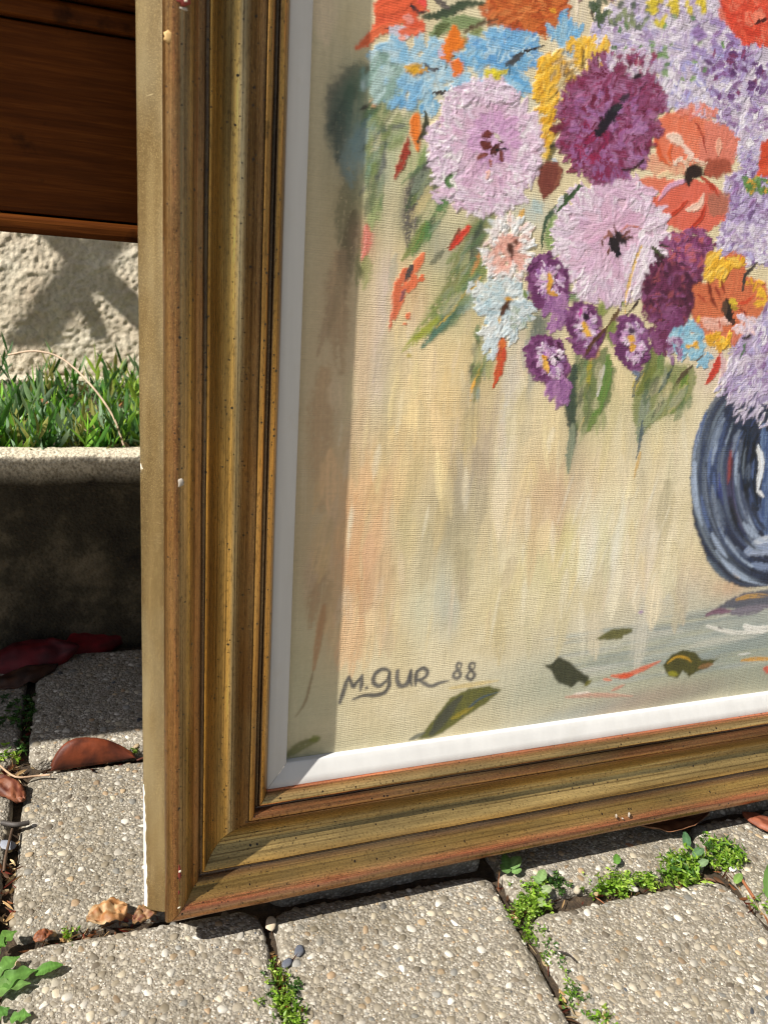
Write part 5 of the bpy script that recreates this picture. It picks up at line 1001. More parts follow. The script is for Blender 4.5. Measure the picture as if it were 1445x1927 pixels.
stroke([(947, 642), (940, 690), (928, 728)], 17, (208, 96, 54), (190, 70, 44), .35, .15, (.6, .2)); stroke([(944, 640), (946, 655)], 13, (226, 120, 60))
# pansies
def pansy(x, y, rx, ry, ang, sd_, tail=None):
    fill(ell(x, y, rx, ry, ang, 20, .1, sd_), (112, 58, 104), (84, 36, 76), .35, rag=4)
    dabs(x, y, rx * .95, ry * .95, 46, 17, 9, [(116, 60, 108), (96, 44, 90), (140, 86, 134)], 'tangent', .4, seed=sd_, rmin=.65, ang=ang, jit=.4)
    dabs(x + rx * .12, y - ry * .05, rx * .62, ry * .66, 52, 12, 7, [(190, 150, 196), (214, 190, 214), (150, 100, 160), (206, 160, 200), (232, 216, 228)], 'radial', .8, seed=sd_ + 1, ang=ang)
    if tail: dabs(*tail, 50, 15, 10, [(156, 108, 158), (136, 84, 140), (180, 130, 176)], 100, .4, seed=sd_ + 2, jit=.4)
pansy(1030, 532, 40, 56, -15, 120, (1046, 585, 22, 36)); pansy(1100, 620, 33, 54, -12, 130); pansy(1187, 645, 33, 54, -8, 140); pansy(1030, 680, 38, 52, -20, 150, (1052, 735, 20, 26))
for p, w, c in [([(1032, 515), (1034, 532), (1030, 548)], 11, (228, 168, 60)), ([(1030, 548), (1048, 556)], 8, (206, 150, 70)), ([(1018, 518), (1024, 526)], 10, (228, 214, 210)), ([(1096, 608), (1104, 626), (1112, 632)], 10, (228, 176, 70)), ([(1096, 592), (1106, 600)], 9, (44, 26, 44)), ([(1092, 582), (1088, 596)], 6, (190, 60, 160)), ([(1182, 636), (1192, 640)], 12, (226, 170, 66)), ([(1188, 648), (1190, 660)], 10, (224, 166, 70)), ([(1184, 622), (1194, 624)], 8, (70, 50, 70)),
            ([(1024, 680), (1030, 700)], 12, (228, 176, 80)), ([(1020, 670), (1028, 676)], 8, (226, 160, 60)), ([(1044, 672), (1054, 678)], 6, (40, 28, 40)), ([(1030, 640), (1040, 650)], 10, (90, 40, 80)), ([(1048, 645), (1054, 655)], 8, (84, 36, 70)), ([(1100, 668), (1110, 650), (1140, 615)], 8, (96, 62, 40)), ([(1190, 700), (1200, 705), (1194, 716)], 8, (110, 120, 140))]: stroke(p, w, c, None, .7, .0)
# --- fallen leaves on the painted table
for pts, c, c2 in [([(1120, 1203), (1140, 1190), (1155, 1183), (1190, 1182), (1188, 1190), (1172, 1196), (1170, 1202), (1145, 1204)], (112, 110, 66), (84, 84, 50)), ([(1020, 1250), (1035, 1250), (1050, 1236), (1070, 1244), (1092, 1264), (1108, 1272), (1104, 1290), (1088, 1282), (1075, 1294), (1048, 1284), (1036, 1262)], (72, 74, 54), (50, 54, 44)),
                  ([(1246, 1252), (1262, 1232), (1285, 1222), (1308, 1228), (1320, 1242), (1350, 1240), (1330, 1256), (1310, 1264), (1296, 1274), (1284, 1262), (1274, 1276), (1256, 1272)], (86, 84, 40), (58, 58, 34)), ([(785, 1392), (806, 1366), (846, 1314), (880, 1296), (920, 1290), (944, 1298), (916, 1322), (870, 1352), (832, 1380), (810, 1388)], (110, 110, 56), (86, 88, 60))]:
    fill(pts, c, c2, .1, rag=1.6, soft=1.1)
for p, w, c in [([(1255, 1248), (1272, 1236), (1290, 1238), (1300, 1246)], 4, (206, 160, 50)), ([(1258, 1266), (1274, 1270)], 9, (150, 146, 40)), ([(1315, 1256), (1340, 1250)], 9, (140, 104, 66)), ([(1100, 1290), (1112, 1280)], 7, (110, 106, 30)), ([(812, 1380), (850, 1330), (868, 1310)], 20, (72, 74, 66)), ([(868, 1348), (900, 1316), (938, 1302)], 4, (70, 90, 110)), ([(850, 1352), (890, 1330)], 9, (156, 140, 50)), ([(770, 1392), (800, 1378)], 8, (96, 100, 90)), ([(540, 1422), (570, 1402), (600, 1392)], 18, (112, 114, 66)), ([(585, 1392), (602, 1388)], 12, (116, 124, 50)),
            ([(1150, 1272), (1180, 1270), (1210, 1258), (1242, 1244)], 9, (222, 106, 72)), ([(1165, 1274), (1190, 1270)], 9, (214, 84, 50)), ([(1135, 1278), (1150, 1280)], 5, (222, 130, 100)), ([(1150, 1300), (1175, 1288)], 5, (206, 140, 120)), ([(1065, 1312), (1120, 1308), (1190, 1310)], 8, (206, 160, 140)), ([(1080, 1306), (1110, 1302)], 4, (236, 222, 210)), ([(1394, 1243), (1420, 1240), (1460, 1240)], 6, (222, 160, 50)), ([(1388, 1232), (1412, 1229)], 3, (226, 226, 220)), ([(1438, 1258), (1460, 1262)], 12, (206, 84, 66)), ([(1202, 1152), (1210, 1152)], 6, (170, 140, 176)), ([(1350, 1180), (1360, 1184)], 3, (90, 90, 90)),
            ([(846, 1295), (890, 1288), (938, 1280)], 8, (220, 198, 140)), ([(590, 1260), (575, 1320), (555, 1350)], 5, (150, 128, 96)), ([(610, 1140), (600, 1200), (590, 1262)], 14, (190, 146, 104))]: stroke(p, w, c, None, .12, .3, (.5, .3), .3, .85)
def jitter(amt, mixa):
    I, J = np.meshgrid(np.arange(na), np.arange(nb), indexing='ij')
    dx = (fbm(GA / 1.5, GB / 1.5, 1, 31) - 0.5) * 2 * amt; dy = (fbm(GA / 1.5, GB / 1.5, 1, 47) - 0.5) * 2 * amt
    dx += (fbm(GA / 6, GB / 9, 2, 53) - 0.5) * 2.0 * amt; dy += (fbm(GA / 6, GB / 9, 2, 59) - 0.5) * 2.0 * amt
    low = 0.25 + 0.75 * sm(GB, 300, 360); dx *= low; dy *= low
    I2 = np.clip(np.round(I + dx), 0, na - 1).astype(int); J2 = np.clip(np.round(J + dy), 0, nb - 1).astype(int)
    Cj = C0[I2, J2]; Hj = Hh[I2, J2]
    B_ = Cj.copy()
    for sh in ((1, 0), (-1, 0), (0, 1), (0, -1), (2, 0), (-2, 0), (0, 2), (0, -2)): B_ += np.roll(Cj, sh, (0, 1))
    B_ /= 9; k = (mixa * np.maximum(sm(NL * 0.5 + NB * 0.5, 0.35, 0.62), 0.9 * (1 - sm(GB, 300, 360))))[..., None]
    return Cj * (1 - k) + B_ * k, 0.6 * Hh + 0.4 * Hj
# --- signature
SG = (70, 70, 74)
for p, w in [([(639, 1323), (646, 1302), (652, 1282), (657, 1272)], 7), ([(657, 1274), (664, 1292), (670, 1286), (681, 1271)], 6), ([(681, 1271), (680, 1286), (678, 1300)], 7), ([(689, 1294), (691, 1295)], 6), ([(732, 1262), (720, 1259), (706, 1268), (703, 1284), (713, 1291), (727, 1280), (733, 1266)], 6.5), ([(733, 1266), (732, 1288), (724, 1303), (708, 1308), (684, 1309), (664, 1316)], 6.5),
             ([(748, 1262), (747, 1280), (754, 1291), (766, 1286), (772, 1262)], 7), ([(773, 1262), (772, 1278), (774, 1290)], 6.5), ([(784, 1263), (782, 1278), (782, 1290)], 6.5), ([(784, 1264), (796, 1257), (804, 1264), (799, 1275), (786, 1279)], 6.5), ([(786, 1279), (798, 1286), (812, 1291), (828, 1285), (843, 1281)], 6),
             ([(868, 1249), (861, 1248), (859, 1256), (864, 1263), (866, 1272), (858, 1277), (852, 1271), (857, 1263), (866, 1257), (868, 1249)], 5), ([(893, 1248), (885, 1248), (883, 1256), (889, 1263), (892, 1272), (885, 1279), (878, 1273), (883, 1264), (892, 1257), (893, 1249)], 5)]:
    stroke(p, w * 1.22, SG, (104, 102, 100), .10, .17, (.75, .5), .3, .93, .45, bri=.25)

C0, Hh = jitter(0.95, 0.75)
C0 *= (1 + 0.10 * (NA[..., None] - 0.5) + 0.07 * (NH[..., None] - 0.5) + 0.08 * (NB[..., None] - 0.5))
np.clip(C0, 0.004, 0.9, out=C0)
Hh += 0.26 * (NS - 0.5) + 0.06 * (NB - 0.5)
sag = 0.4 * (fbm(GA / 160, GB / 160, 2, 12) - 0.5)
Pc = np.stack([GA / 1000, -(WC + (Hh * 0.42 + sag) / 1000), GB / 1000], -1).reshape(-1, 3)
cm = mesh_np('canvas', Pc, sweep_grid(na, nb), C0.reshape(-1, 3))
at = cm.attributes.new('Relief', 'FLOAT', 'POINT'); at.data.foreach_set('value', np.clip(Hh * 1.6, 0, 1).astype(np.float32).ravel())
link('canvas', cm, M_CANVAS, root)
#PAINT_END

# nicks where the gilding has been knocked off, pale gesso and red bole showing
def on_rail(px, py, wz_):
    M2 = np.stack([un, vn, np.array(CORNER) + wz_ * nn - np.array([0, 0, CAM_H])], 1); q = np.linalg.inv(Rm @ M2) @ np.array([(px - 722.5) / FPX, (py - 963.5) / FPX, 1]); return q[:2] / q[2]
M_BOLE = m_leaf('red_bole', (122, 44, 34), 0.0, 0.7); M_DULL = m_leaf('dulled_gesso', (158, 150, 140), 0.0, 0.7); M_NICK = m_leaf('bare_wood', (196, 160, 104), 0.0, 0.7)
for (px, py, rx_, ry_, wz_, mt, sd_) in [(345, -2, .0040, .0034, .0070, M_BOLE, 1), (350, 1, .0013, .0010, .0072, M_GESSO, 2), (345, 16, .0030, .0008, .0062, M_DULL, 3), (319, 68, .0028, .0032, .0052, M_NICK, 4), (340, 908, .0018, .0030, .0066, M_DULL, 5), (338, 1643, .0013, .0075, .0061, M_BOLE, 6),
                                        (339, 1640, .0009, .0012, .0064, M_GESSO, 7), (337, 1680, .0009, .0022, .0060, M_BOLE, 8), (1160, 1537, .0004, .0017, .0057, M_DULL, 9), (1184, 1534, .0004, .0022, .0057, M_DULL, 10), (1172, 1541, .0007, .0004, .0058, M_DULL, 11), (337, 1708, .0012, .0010, .0060, M_GESSO, 12)]:
    c2 = on_rail(px, py, wz_); g = np.random.default_rng(sd_); n_ = 14; a_ = np.linspace(0, 6.2832, n_, endpoint=False); k_ = 0.7 + 0.6 * g.random(n_)
    ring = np.stack([c2[0] + rx_ * k_ * np.cos(a_), np.full(n_, -wz_ + 0.0002), c2[1] + ry_ * k_ * np.sin(a_)], 1); inn = np.stack([c2[0] + .7 * rx_ * k_ * np.cos(a_), np.full(n_, -wz_ - 0.00035), c2[1] + .7 * ry_ * k_ * np.sin(a_)], 1)
    V_ = np.concatenate([ring, inn, [[c2[0], -wz_ - 0.0002, c2[1]]], ring + [[0, .0015, 0]]])
    F_ = [(i, (i + 1) % n_, n_ + (i + 1) % n_, n_ + i) for i in range(n_)] + [(i, i + 2 * n_ + 1, (i + 1) % n_ + 2 * n_ + 1, (i + 1) % n_) for i in range(n_)] + [(n_ + i, n_ + (i + 1) % n_, 2 * n_, 2 * n_) for i in range(n_)]
    F3 = np.array([(a, b, c) for a, b, c, d in F_] + [(a, c, d) for a, b, c, d in F_ if c != d])
    link('paint_nick', mesh_np('paint_nick', V_, F3), mt, root)

# ------------------------------------------------------------------ fallen leaves and scraps on the paving
def gnd(x, y, z=0.0):
    dd_ = Rm.T @ np.array([(x - 722.5) / FPX, (y - 963.5) / FPX, 1]); t = (z - CAM_H) / dd_[2]; return np.array([t * dd_[0], t * dd_[1], z])
def leaf_obj(name, A, B, width, arch, crumple, c1, c2, seed, up=(0, 0, 1), side_curl=0.6, tip=1.0, n=26, m=12, asym=0.0, pk=0.85):
    """leaf from A (stalk) to B (tip); arch = height of the bow, side_curl = how far the edges roll"""
    A = np.array(A, float); B = np.array(B, float); ax = B - A; L = np.linalg.norm(ax); ax /= L; up = np.array(up, float); sd_ = np.cross(ax, up); sd_ /= np.linalg.norm(sd_); up = np.cross(sd_, ax)
    t = np.linspace(0, 1, n); s = np.linspace(-1, 1, m); T, Sg = np.meshgrid(t, s, indexing='ij')
    wd = width * np.sin(np.pi * np.clip(T, 0.0, 1) ** pk) ** 0.75 * (1 - 0.12 * (vnoise(T * 14, Sg * 0 + seed, seed) - .5)) + 0.0006
    th = Sg * side_curl * 1.5
    rr_ = wd / (side_curl * 1.5 + 1e-6)
    X_ = rr_ * np.sin(th); Zz = rr_ * (np.cos(th) - 1) + arch * np.sin(np.pi * T) + 0.0
    Zz = Zz + crumple * (fbm(T * 7, Sg * 2.4 + seed, 3, seed) - .5) + 0.0012 * np.abs(Sg) ** 0.3
    Zz = Zz - Zz.min() * 0.0
    P = A + ax * (T * L)[..., None] + sd_ * (X_ + asym * arch * np.sin(np.pi * T))[..., None] + up * Zz[..., None]
    cc = np.array(lin(c1))[None, None] * (1 - T[..., None] * 0.3) + (np.array(lin(c2)) - lin(c1))[None, None] * sm(fbm(T * 6, Sg * 3 + seed, 3, seed + 2), .35, .65)[..., None]
    cc = cc * (1 - 0.45 * np.exp(-(Sg / 0.07) ** 2))[..., None]
    me = mesh_np(name, P.reshape(-1, 3), sweep_grid(n, m), np.clip(cc, .003, 1).reshape(-1, 3))
    o = link(name, me, M_DRY); md = o.modifiers.new('thickness', 'SOLIDIFY'); md.thickness = 0.0004
    return o
def arched_leaf():
    A = gnd(94, 1456, 0); B = gnd(258, 1431, 0); ax = B - A; L = np.linalg.norm(ax); ax /= L; bk = np.array([-ax[1], ax[0], 0])
    t = np.linspace(0, 1, 40); q = np.linspace(0, 1, 18); T, Q = np.meshgrid(t, q, indexing='ij')
    Hh_ = 0.0235 * np.sin(np.pi * np.clip(T, 0, 1) ** 0.72) ** 0.66 * (1 - 0.38 * sm(T, 0.5, 0.95)) * (1 + 0.08 * np.sin(T * 9)) + 0.0008; Rr = 0.011 * np.sin(np.pi * np.clip(T * .94 + .04, 0, 1)) ** .6 + 0.001
    an = Q * np.pi * 0.86; n_ = fbm(T * 8, Q * 4, 3, 5) - .5
    P = A + ax * (T * L + 0.004 * np.sin(an) * (0.5 - T))[..., None] + bk * (Rr * (1 - np.cos(an)))[..., None] + np.array([0, 0, 1]) * (Hh_ * np.sin(an) + 0.0025 + 0.0022 * n_)[..., None]
    c = np.array(lin((132, 62, 32))) + (np.array(lin((96, 44, 26))) - lin((132, 62, 32))) * sm(fbm(T * 7, Q * 6, 3, 9), .4, .65)[..., None]
    c = c * (1 - 0.35 * np.exp(-((Q - 0.08) / 0.05) ** 2))[..., None] * (1 + .2 * (fbm(T * 40, Q * 20, 2, 3) - .5))[..., None]
    st_ = [B + ax * 0.0, B + ax * .006 + [0, 0, .002], B + ax * .012 + [0, 0, .001]]
    o = link('fallen_leaf', mesh_np('fallen_leaf', P.reshape(-1, 3), sweep_grid(40, 18), c.reshape(-1, 3)), M_DRY); md = o.modifiers.new('thickness', 'SOLIDIFY'); md.thickness = 0.0004
    tube('stalk', st_, [.0011, .0009, .0007], M_DRY, lin((90, 44, 26)), o); return o
o = arched_leaf()
tag(o, 'curled glossy brown leaf lying on the joint between two paving slabs left of the frame', 'leaf')
o = leaf_obj('fallen_leaf', gnd(240, 1712, .003), gnd(164, 1738, .003), 0.012, 0.004, 0.011, (232, 196, 146), (196, 142, 90), 9, side_curl=0.35)
tag(o, 'crumpled pale tan dead leaf in the slab joint just left of the frame corner', 'leaf'); o.data.transform(Matrix.Translation((0, 0, 0.003)))
o = leaf_obj('fallen_leaf', gnd(300, 1712, .003), gnd(250, 1742, .002), 0.009, 0.006, 0.010, (204, 160, 110), (150, 100, 66), 12, side_curl=0.9)
tag(o, 'small torn tan leaf scrap under the bottom corner of the frame', 'leaf'); o.data.transform(Matrix.Translation((0, 0, 0.004)))
o = leaf_obj('fallen_leaf', gnd(1185, 1562, .004), gnd(1332, 1535, .012), 0.020, -0.008, 0.008, (104, 66, 44), (150, 104, 74), 21, side_curl=-0.5)
tag(o, 'dry brown curled leaf sticking out beneath the bottom rail of the frame', 'leaf'); o.data.transform(Matrix.Translation((0, 0, 0.008)))
o = leaf_obj('fallen_leaf', gnd(1396, 1530, .004), gnd(1500, 1585, .005), 0.012, 0.005, 0.004, (140, 74, 50), (170, 100, 72), 25, side_curl=0.5)
tag(o, 'narrow reddish brown leaf at the right edge under the frame', 'leaf')
o = leaf_obj('red_leaf', gnd(-40, 1262, .006), gnd(150, 1215, .022), 0.030, 0.006, 0.012, (128, 20, 30), (96, 14, 26), 31, up=(0, -.6, .8), side_curl=0.7)
tag(o, 'big dark crimson curled leaf in shade at the foot of the trough, left one', 'leaf')
o = leaf_obj('red_leaf', gnd(120, 1228, .010), gnd(285, 1150, .014), 0.026, 0.007, 0.012, (140, 18, 30), (104, 12, 24), 37, up=(0, -.6, .8), side_curl=0.6)
tag(o, 'crimson fallen leaf in shade at the foot of the trough, next to the frame', 'leaf')
o = leaf_obj('fallen_leaf', gnd(-20, 1292, .004), gnd(110, 1252, .010), 0.018, 0.006, 0.010, (84, 48, 26), (60, 34, 20), 41, side_curl=0.6)
tag(o, 'dark brown leaf lying in front of the crimson leaves in the shade', 'leaf')
o = leaf_obj('fallen_leaf', gnd(46, 1512, .000), gnd(-14, 1468, .002), 0.011, 0.006, 0.010, (150, 90, 60), (116, 60, 40), 45, side_curl=0.7)
tag(o, 'small crinkled rust brown leaf in the joint at the left edge', 'leaf'); o.data.transform(Matrix.Translation((0, 0, 0.003)))
o = leaf_obj('fallen_leaf', gnd(64, 1770, .0), gnd(100, 1756, .0), 0.005, 0.003, 0.004, (176, 110, 70), (140, 80, 50), 48, side_curl=0.4)
tag(o, 'tiny orange brown leaf scrap in the joint above the lobed weed', 'leaf')
twigs = [([(5, 1548), (30, 1552), (55, 1548)], 0.0022, (84, 78, 74), 'short dark grey twig in the joint by the rust brown leaf'), ([(0, 1440), (30, 1462), (70, 1460), (95, 1458)], 0.0010, (190, 160, 130), 'thin pale stalk reaching from the curled brown leaf to the left edge'),
         ([(24, 1560), (12, 1610), (8, 1640)], 0.0012, (96, 76, 60), 'thin brown twig lying along the left slab joint'), ([(1050, 1790), (1068, 1795), (1082, 1808)], 0.0007, (54, 44, 38), 'thin dark stalk poking from the joint onto the right slab'), ([(1392, 1650), (1418, 1690)], 0.0014, (170, 110, 74), 'short orange brown twig in the joint at the right')]
for pts, r_, c, lb in twigs:
    P = [gnd(x, y, 0.004 + 0.002 * (k % 2)) for k, (x, y) in enumerate(pts)]; P = bez(P, 12); tag(tube('twig', P, [r_] * len(P), M_DRY, lin(c)), lb, 'twig')
for (x, y, r_, c, lb) in [(12, 1590, .0065, (140, 146, 160), 'pale blue grey stone chip in the left slab joint'), (563, 1789, .0045, (84, 90, 104), 'dark slate chip lying on the middle slab near its corner'), (540, 1812, .0040, (90, 96, 110), 'small dark slate chip at the left edge of the middle slab'), (1183, 1591, .0045, (150, 112, 84), 'brown pebble on the slab in front of the frame, below the dry leaf'),
                          (1190, 1672, .0045, (190, 186, 178), 'flat grey pebble in the mossy joint'), (1378, 1635, .0035, (226, 226, 224), 'white pebble at the end of the mossy joint'), (510, 1738, .0055, (196, 182, 160), 'cream pebble stuck in the joint under the frame')]:
    v, fc = ICO2; g = np.random.default_rng(int(x)); V = v * (1 + .25 * (g.random((len(v), 1)) - .5)) * np.array([r_ * 1.3, r_ * .8, r_ * .2]); an = g.random() * 3
    V = V @ np.array([[math.cos(an), -math.sin(an), 0], [math.sin(an), math.cos(an), 0], [0, 0, 1]])
    o = link('stone_chip', mesh_np('stone_chip', V, fc, np.tile(lin(c), (len(V), 1))), M_PEB); o.location = gnd(x, y, 0.0014); tag(o, lb, 'pebble')
# litter in the joints: needles, grit, bits
ac = Acc(); R = random.Random(12)
def joint_pts(a, b, n, sp):
    for _ in range(n):
        t = R.random(); x = a[0] + (b[0] - a[0]) * t; y = a[1] + (b[1] - a[1]) * t; yield gnd(x, y, 0)[:2] + np.array([R.gauss(0, sp), R.gauss(0, sp)])
JN = [((28, 1552), (3, 1742)), ((504, 1748), (560, 1927)), ((939, 1657), (1091, 1927)), ((1029, 1695), (1369, 1653)), ((1340, 1610), (1450, 1725)), ((63, 1777), (306, 1721)), ((0, 1440), (35, 1454)), ((35, 1440), (250, 1438)), ((60, 1310), (20, 1450))]
for a, b in JN:
    for q in joint_pts(a, b, 60, 0.0030):
        an = R.random() * 6.28; V, F = blade((q[0], q[1], -0.009 + R.random() * 0.007), (math.cos(an), math.sin(an), R.gauss(0.1, .3)), R.uniform(.004, .018), R.uniform(.0008, .004), (0, 0, R.gauss(0, .5)), 4, R.uniform(-.5, .5), an)
        ac.add(V, F, lin(R.choice([(150, 96, 60), (196, 160, 110), (96, 66, 44), (70, 56, 44), (220, 196, 150), (120, 50, 34)])))
lt = link('joint_litter', ac.mesh('joint_litter'), M_DRY, kind='stuff'); tag(lt, 'dry needles and leaf crumbs caught in the slab joints', 'leaf litter')

# ------------------------------------------------------------------ weeds in the joints
def weed(pxs, label, n, size, hmax, tones, seed, spread=0.006, long=1.0, name='joint_weed', group='small weeds growing in the slab joints'):
    R = random.Random(seed); ac = Acc(); P = [gnd(*p) for p in pxs]; c0 = sum(P) / len(P)
    for i in range(n):
        k = R.random() * (len(P) - 1); j = int(k); b = P[j] + (P[min(j + 1, len(P) - 1)] - P[j]) * (k - j) if len(P) > 1 else P[0].copy()
        b = b + np.array([R.gauss(0, spread), R.gauss(0, spread * .8), 0]) - c0; hh = hmax * R.uniform(.25, 1.0) * math.exp(-((b[0]) ** 2 + b[1] ** 2) * 0)
        ln = np.array([R.gauss(0, .45), R.gauss(-.1, .45), 1.0]); ln /= np.linalg.norm(ln); c = np.array(lin(R.choice(tones))) * R.uniform(.7, 1.25); b[2] = -0.008
        V, F = blade(b, ln, hh + .008, .0009, (0, 0, 0), 3); ac.add(V, F, c * .8)
        top = b + ln * (hh + .008); nl = R.randint(5, 8); a0 = R.random() * 6.28
        for q in range(nl):
            a = a0 + q * 2.4; t = 1 - 0.12 * (nl - q) * R.random(); V, F = blade(b + ln * (hh + .008) * t, (math.cos(a), math.sin(a), R.uniform(.1, 1.2)), size * R.uniform(.6, 1.3) * long, size * R.uniform(.45, .7), (0, 0, R.uniform(-.9, .1)), 3, .35, a)
            ac.add(V, F, c * R.uniform(.85, 1.2))
    o = link(name, ac.mesh(name), M_GREEN); o.location = c0; tag(o, label, 'weed', group); return o
BRT = [(120, 158, 44), (140, 176, 60), (98, 138, 40), (160, 186, 80)]; DRK = [(70, 108, 44), (88, 124, 50), (54, 88, 40)]
weed([(985, 1672), (1010, 1690), (1000, 1712)], 'bright leafy weed clump at the joint crossing below the frame', 90, .0036, .010, BRT, 1)
weed([(978, 1700), (988, 1740)], 'fine yellow green weed running down the long joint, upper clump', 46, .0026, .007, BRT, 2, .0045)
weed([(1000, 1750), (1006, 1762)], 'small weed tuft in the long joint, second clump down', 20, .0028, .006, BRT, 3, .004)
weed([(1032, 1785), (1048, 1812)], 'dull green weed tuft halfway down the long joint', 28, .0024, .006, DRK + BRT[:1], 4, .0035)
weed([(1066, 1850), (1082, 1885)], 'mossy weed tuft low in the long joint at the bottom right', 40, .0024, .006, DRK + BRT, 5, .0035)
weed([(1120, 1672), (1160, 1664), (1170, 1660)], 'dense small leaved weed in the cross joint, left clump', 110, .0033, .011, BRT, 6, .005)
weed([(1035, 1670), (1055, 1665)], 'dark green weed tuft between the round leaves and the small clump', 50, .0032, .010, DRK, 7, .004)
weed([(1250, 1650), (1285, 1640), (1275, 1620)], 'tallest green weed clump in the cross joint under the dry leaf', 120, .0042, .014, BRT + DRK[:1], 8, .006, 1.4)
weed([(1340, 1620), (1375, 1615), (1355, 1600)], 'dense leafy weed at the right end of the cross joint', 110, .0038, .014, BRT + DRK[:1], 9, .006, 1.3)
weed([(1210, 1660), (1222, 1655)], 'tiny weed tuft in the cross joint between two bigger clumps', 40, .0032, .009, BRT, 10, .003)
weed([(522, 1830), (530, 1870), (520, 1895)], 'dense weed clump in the joint at the bottom centre', 70, .0030, .008, BRT + DRK[:1], 11, .0045)
weed([(548, 1905), (556, 1920)], 'weed tuft at the bottom edge right of the centre clump', 30, .0034, .007, BRT, 12, .003)
weed([(560, 1858), (568, 1852)], 'two sprigs of weed leaning onto the middle slab', 8, .0034, .006, DRK, 13, .003)
weed([(10, 1310), (40, 1345), (20, 1370)], 'shaded dark weed in the left joint below the brown leaf', 40, .0050, .010, DRK, 14, .008)
weed([(12, 1420), (20, 1432)], 'sunlit weed sprig in the joint at the left edge above the slab corner', 16, .0045, .010, BRT, 15, .004)
weed([(255, 1412), (258, 1420)], 'little green sprig beside the frame at the tip of the brown leaf', 6, .0036, .010, BRT, 16, .002)
weed([(122, 1752), (132, 1756)], 'tiny green sprig in the joint left of the tan leaf', 6, .0030, .005, BRT, 17, .003)
weed([(1326, 1578), (1330, 1586)], 'small dark sprig by the leaf beneath the frame at the right', 10, .0032, .010, DRK, 18, .003)
weed([(1425, 1690), (1440, 1712)], 'sprig of weed in the joint at the right edge', 12, .0034, .008, BRT, 19, .003)
weed([(1118, 1905), (1130, 1925)], 'dry and green weed tuft at the bottom edge by the long joint', 16, .0040, .008, BRT + [(196, 176, 120)], 20, .004)
weed([(60, 1300), (40, 1420)], 'dark weed growing along the shaded left slab joint', 30, .0040, .008, DRK, 21, .005)

# round and lobed leaved weeds with leaves large enough to pick out
def broad_leaf(c, L, W, az, tilt, col, lobes, seed, parent):
    n = 30; g = np.random.default_rng(seed); t = np.linspace(0, 1, n)
    w_ = W * 0.40 * np.sin(np.pi * t ** 0.75) ** 0.8 * (1 + (0.35 * np.sin(t * lobes * 6.2832) if lobes else 0.05 * np.sin(t * 25))) + 0.0003
    x = t * L; rows = []
    for k, s in enumerate((-1, -.5, 0, .5, 1)): rows.append(np.stack([x, s * w_, 0.12 * L * np.sin(np.pi * t) - 0.25 * w_ * (1 - abs(s)) * 0.6 + 0.0006 * (g.random(n) - .5)], 1))
    P = np.stack(rows, 1)
    ct, st_ = math.cos(tilt), math.sin(tilt); P = np.stack([P[..., 0] * ct - P[..., 2] * st_, P[..., 1], P[..., 0] * st_ + P[..., 2] * ct], -1)
    ca, sa = math.cos(az), math.sin(az); P = np.stack([P[..., 0] * ca - P[..., 1] * sa, P[..., 0] * sa + P[..., 1] * ca, P[..., 2]], -1) + np.array(c)
    cc = np.tile(lin(col), (n, 5, 1)) * 0.8 * (1 + 0.15 * (g.random((n, 5, 1)) - .5)); cc[:, 2] *= 1.35
    return link('leaf', mesh_np('leaf', P.reshape(-1, 3), sweep_grid(n, 5), cc.reshape(-1, 3)), M_GREEN, parent)
def broad_weed(px, label, leaves, name='broadleaf_weed'):
    r_ = empty(name, tuple(gnd(*px))); tag(r_, label, 'weed'); b = gnd(*px)
    for k, (p, q, W, lob, col, z) in enumerate(leaves):
        z = z * 0.6; A = gnd(*p) - b; B = gnd(*q) - b; dv = B - A; L = float(np.linalg.norm(dv)); broad_leaf((A[0], A[1], z), L, W, math.atan2(dv[1], dv[0]), 0.10, col, lob, k + 5, r_)
    return r_
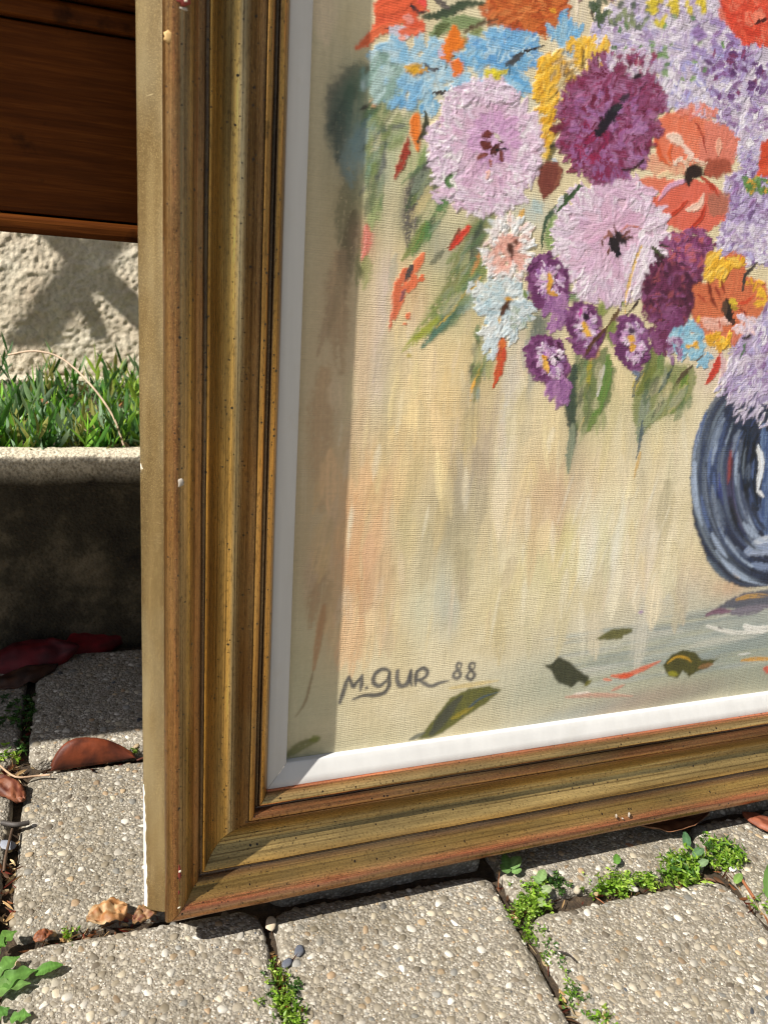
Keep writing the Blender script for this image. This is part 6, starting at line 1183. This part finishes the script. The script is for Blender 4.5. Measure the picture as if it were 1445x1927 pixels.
broad_weed((0, 1850), 'lobed bright green weed leaves spreading over the slab at the bottom left', [((-20, 1870), (72, 1838), .016, 3, (104, 150, 70), .006), ((66, 1842), (120, 1828), .011, 0, (96, 142, 62), .008), ((-15, 1850), (40, 1815), .013, 2, (110, 156, 74), .010), ((-30, 1880), (60, 1862), .013, 3, (120, 160, 84), .005)])
broad_weed((-5, 1775), 'pale green lobed weed at the left edge above the other one', [((-12, 1792), (34, 1764), .013, 2, (112, 156, 70), .008), ((-16, 1810), (12, 1770), .012, 2, (96, 140, 60), .006), ((-20, 1780), (12, 1796), .011, 2, (104, 150, 66), .010)])
broad_weed((0, 1915), 'jagged green weed leaves at the bottom left corner of the view', [((-10, 1925), (20, 1905), .010, 2, (96, 146, 66), .006), ((20, 1925), (60, 1920), .010, 2, (104, 150, 70), .006)])
broad_weed((955, 1640), 'round leaved clover like weed right under the frame by the crossing', [((955, 1655), (938, 1640), .011, 0, (128, 170, 96), .012), ((958, 1650), (975, 1630), .012, 0, (140, 178, 108), .016), ((950, 1650), (945, 1625), .010, 0, (120, 164, 88), .016), ((960, 1655), (978, 1650), .009, 0, (132, 172, 100), .013)])
broad_weed((1015, 1672), 'pale round leaves beside the dark tuft in the cross joint', [((1015, 1675), (998, 1662), .009, 0, (150, 184, 116), .012), ((1012, 1672), (1020, 1652), .010, 0, (150, 184, 116), .014), ((1018, 1690), (1034, 1680), .010, 0, (170, 190, 140), .010), ((1012, 1715), (1020, 1700), .009, 0, (158, 180, 120), .009)])
broad_weed((1290, 1600), 'dusty grey green pointed leaves standing in the tall weed clump', [((1288, 1612), (1282, 1580), .009, 0, (96, 138, 96), .014), ((1300, 1625), (1318, 1612), .010, 0, (110, 148, 104), .014), ((1310, 1640), (1328, 1630), .009, 0, (150, 178, 130), .010), ((1156, 1640), (1156, 1622), .008, 0, (110, 160, 70), .014)])
broad_weed((1440, 1680), 'upright broad green leaf at the right edge by the twig', [((1440, 1700), (1442, 1640), .013, 0, (112, 150, 78), .010), ((1380, 1668), (1392, 1652), .008, 0, (140, 176, 90), .006)])
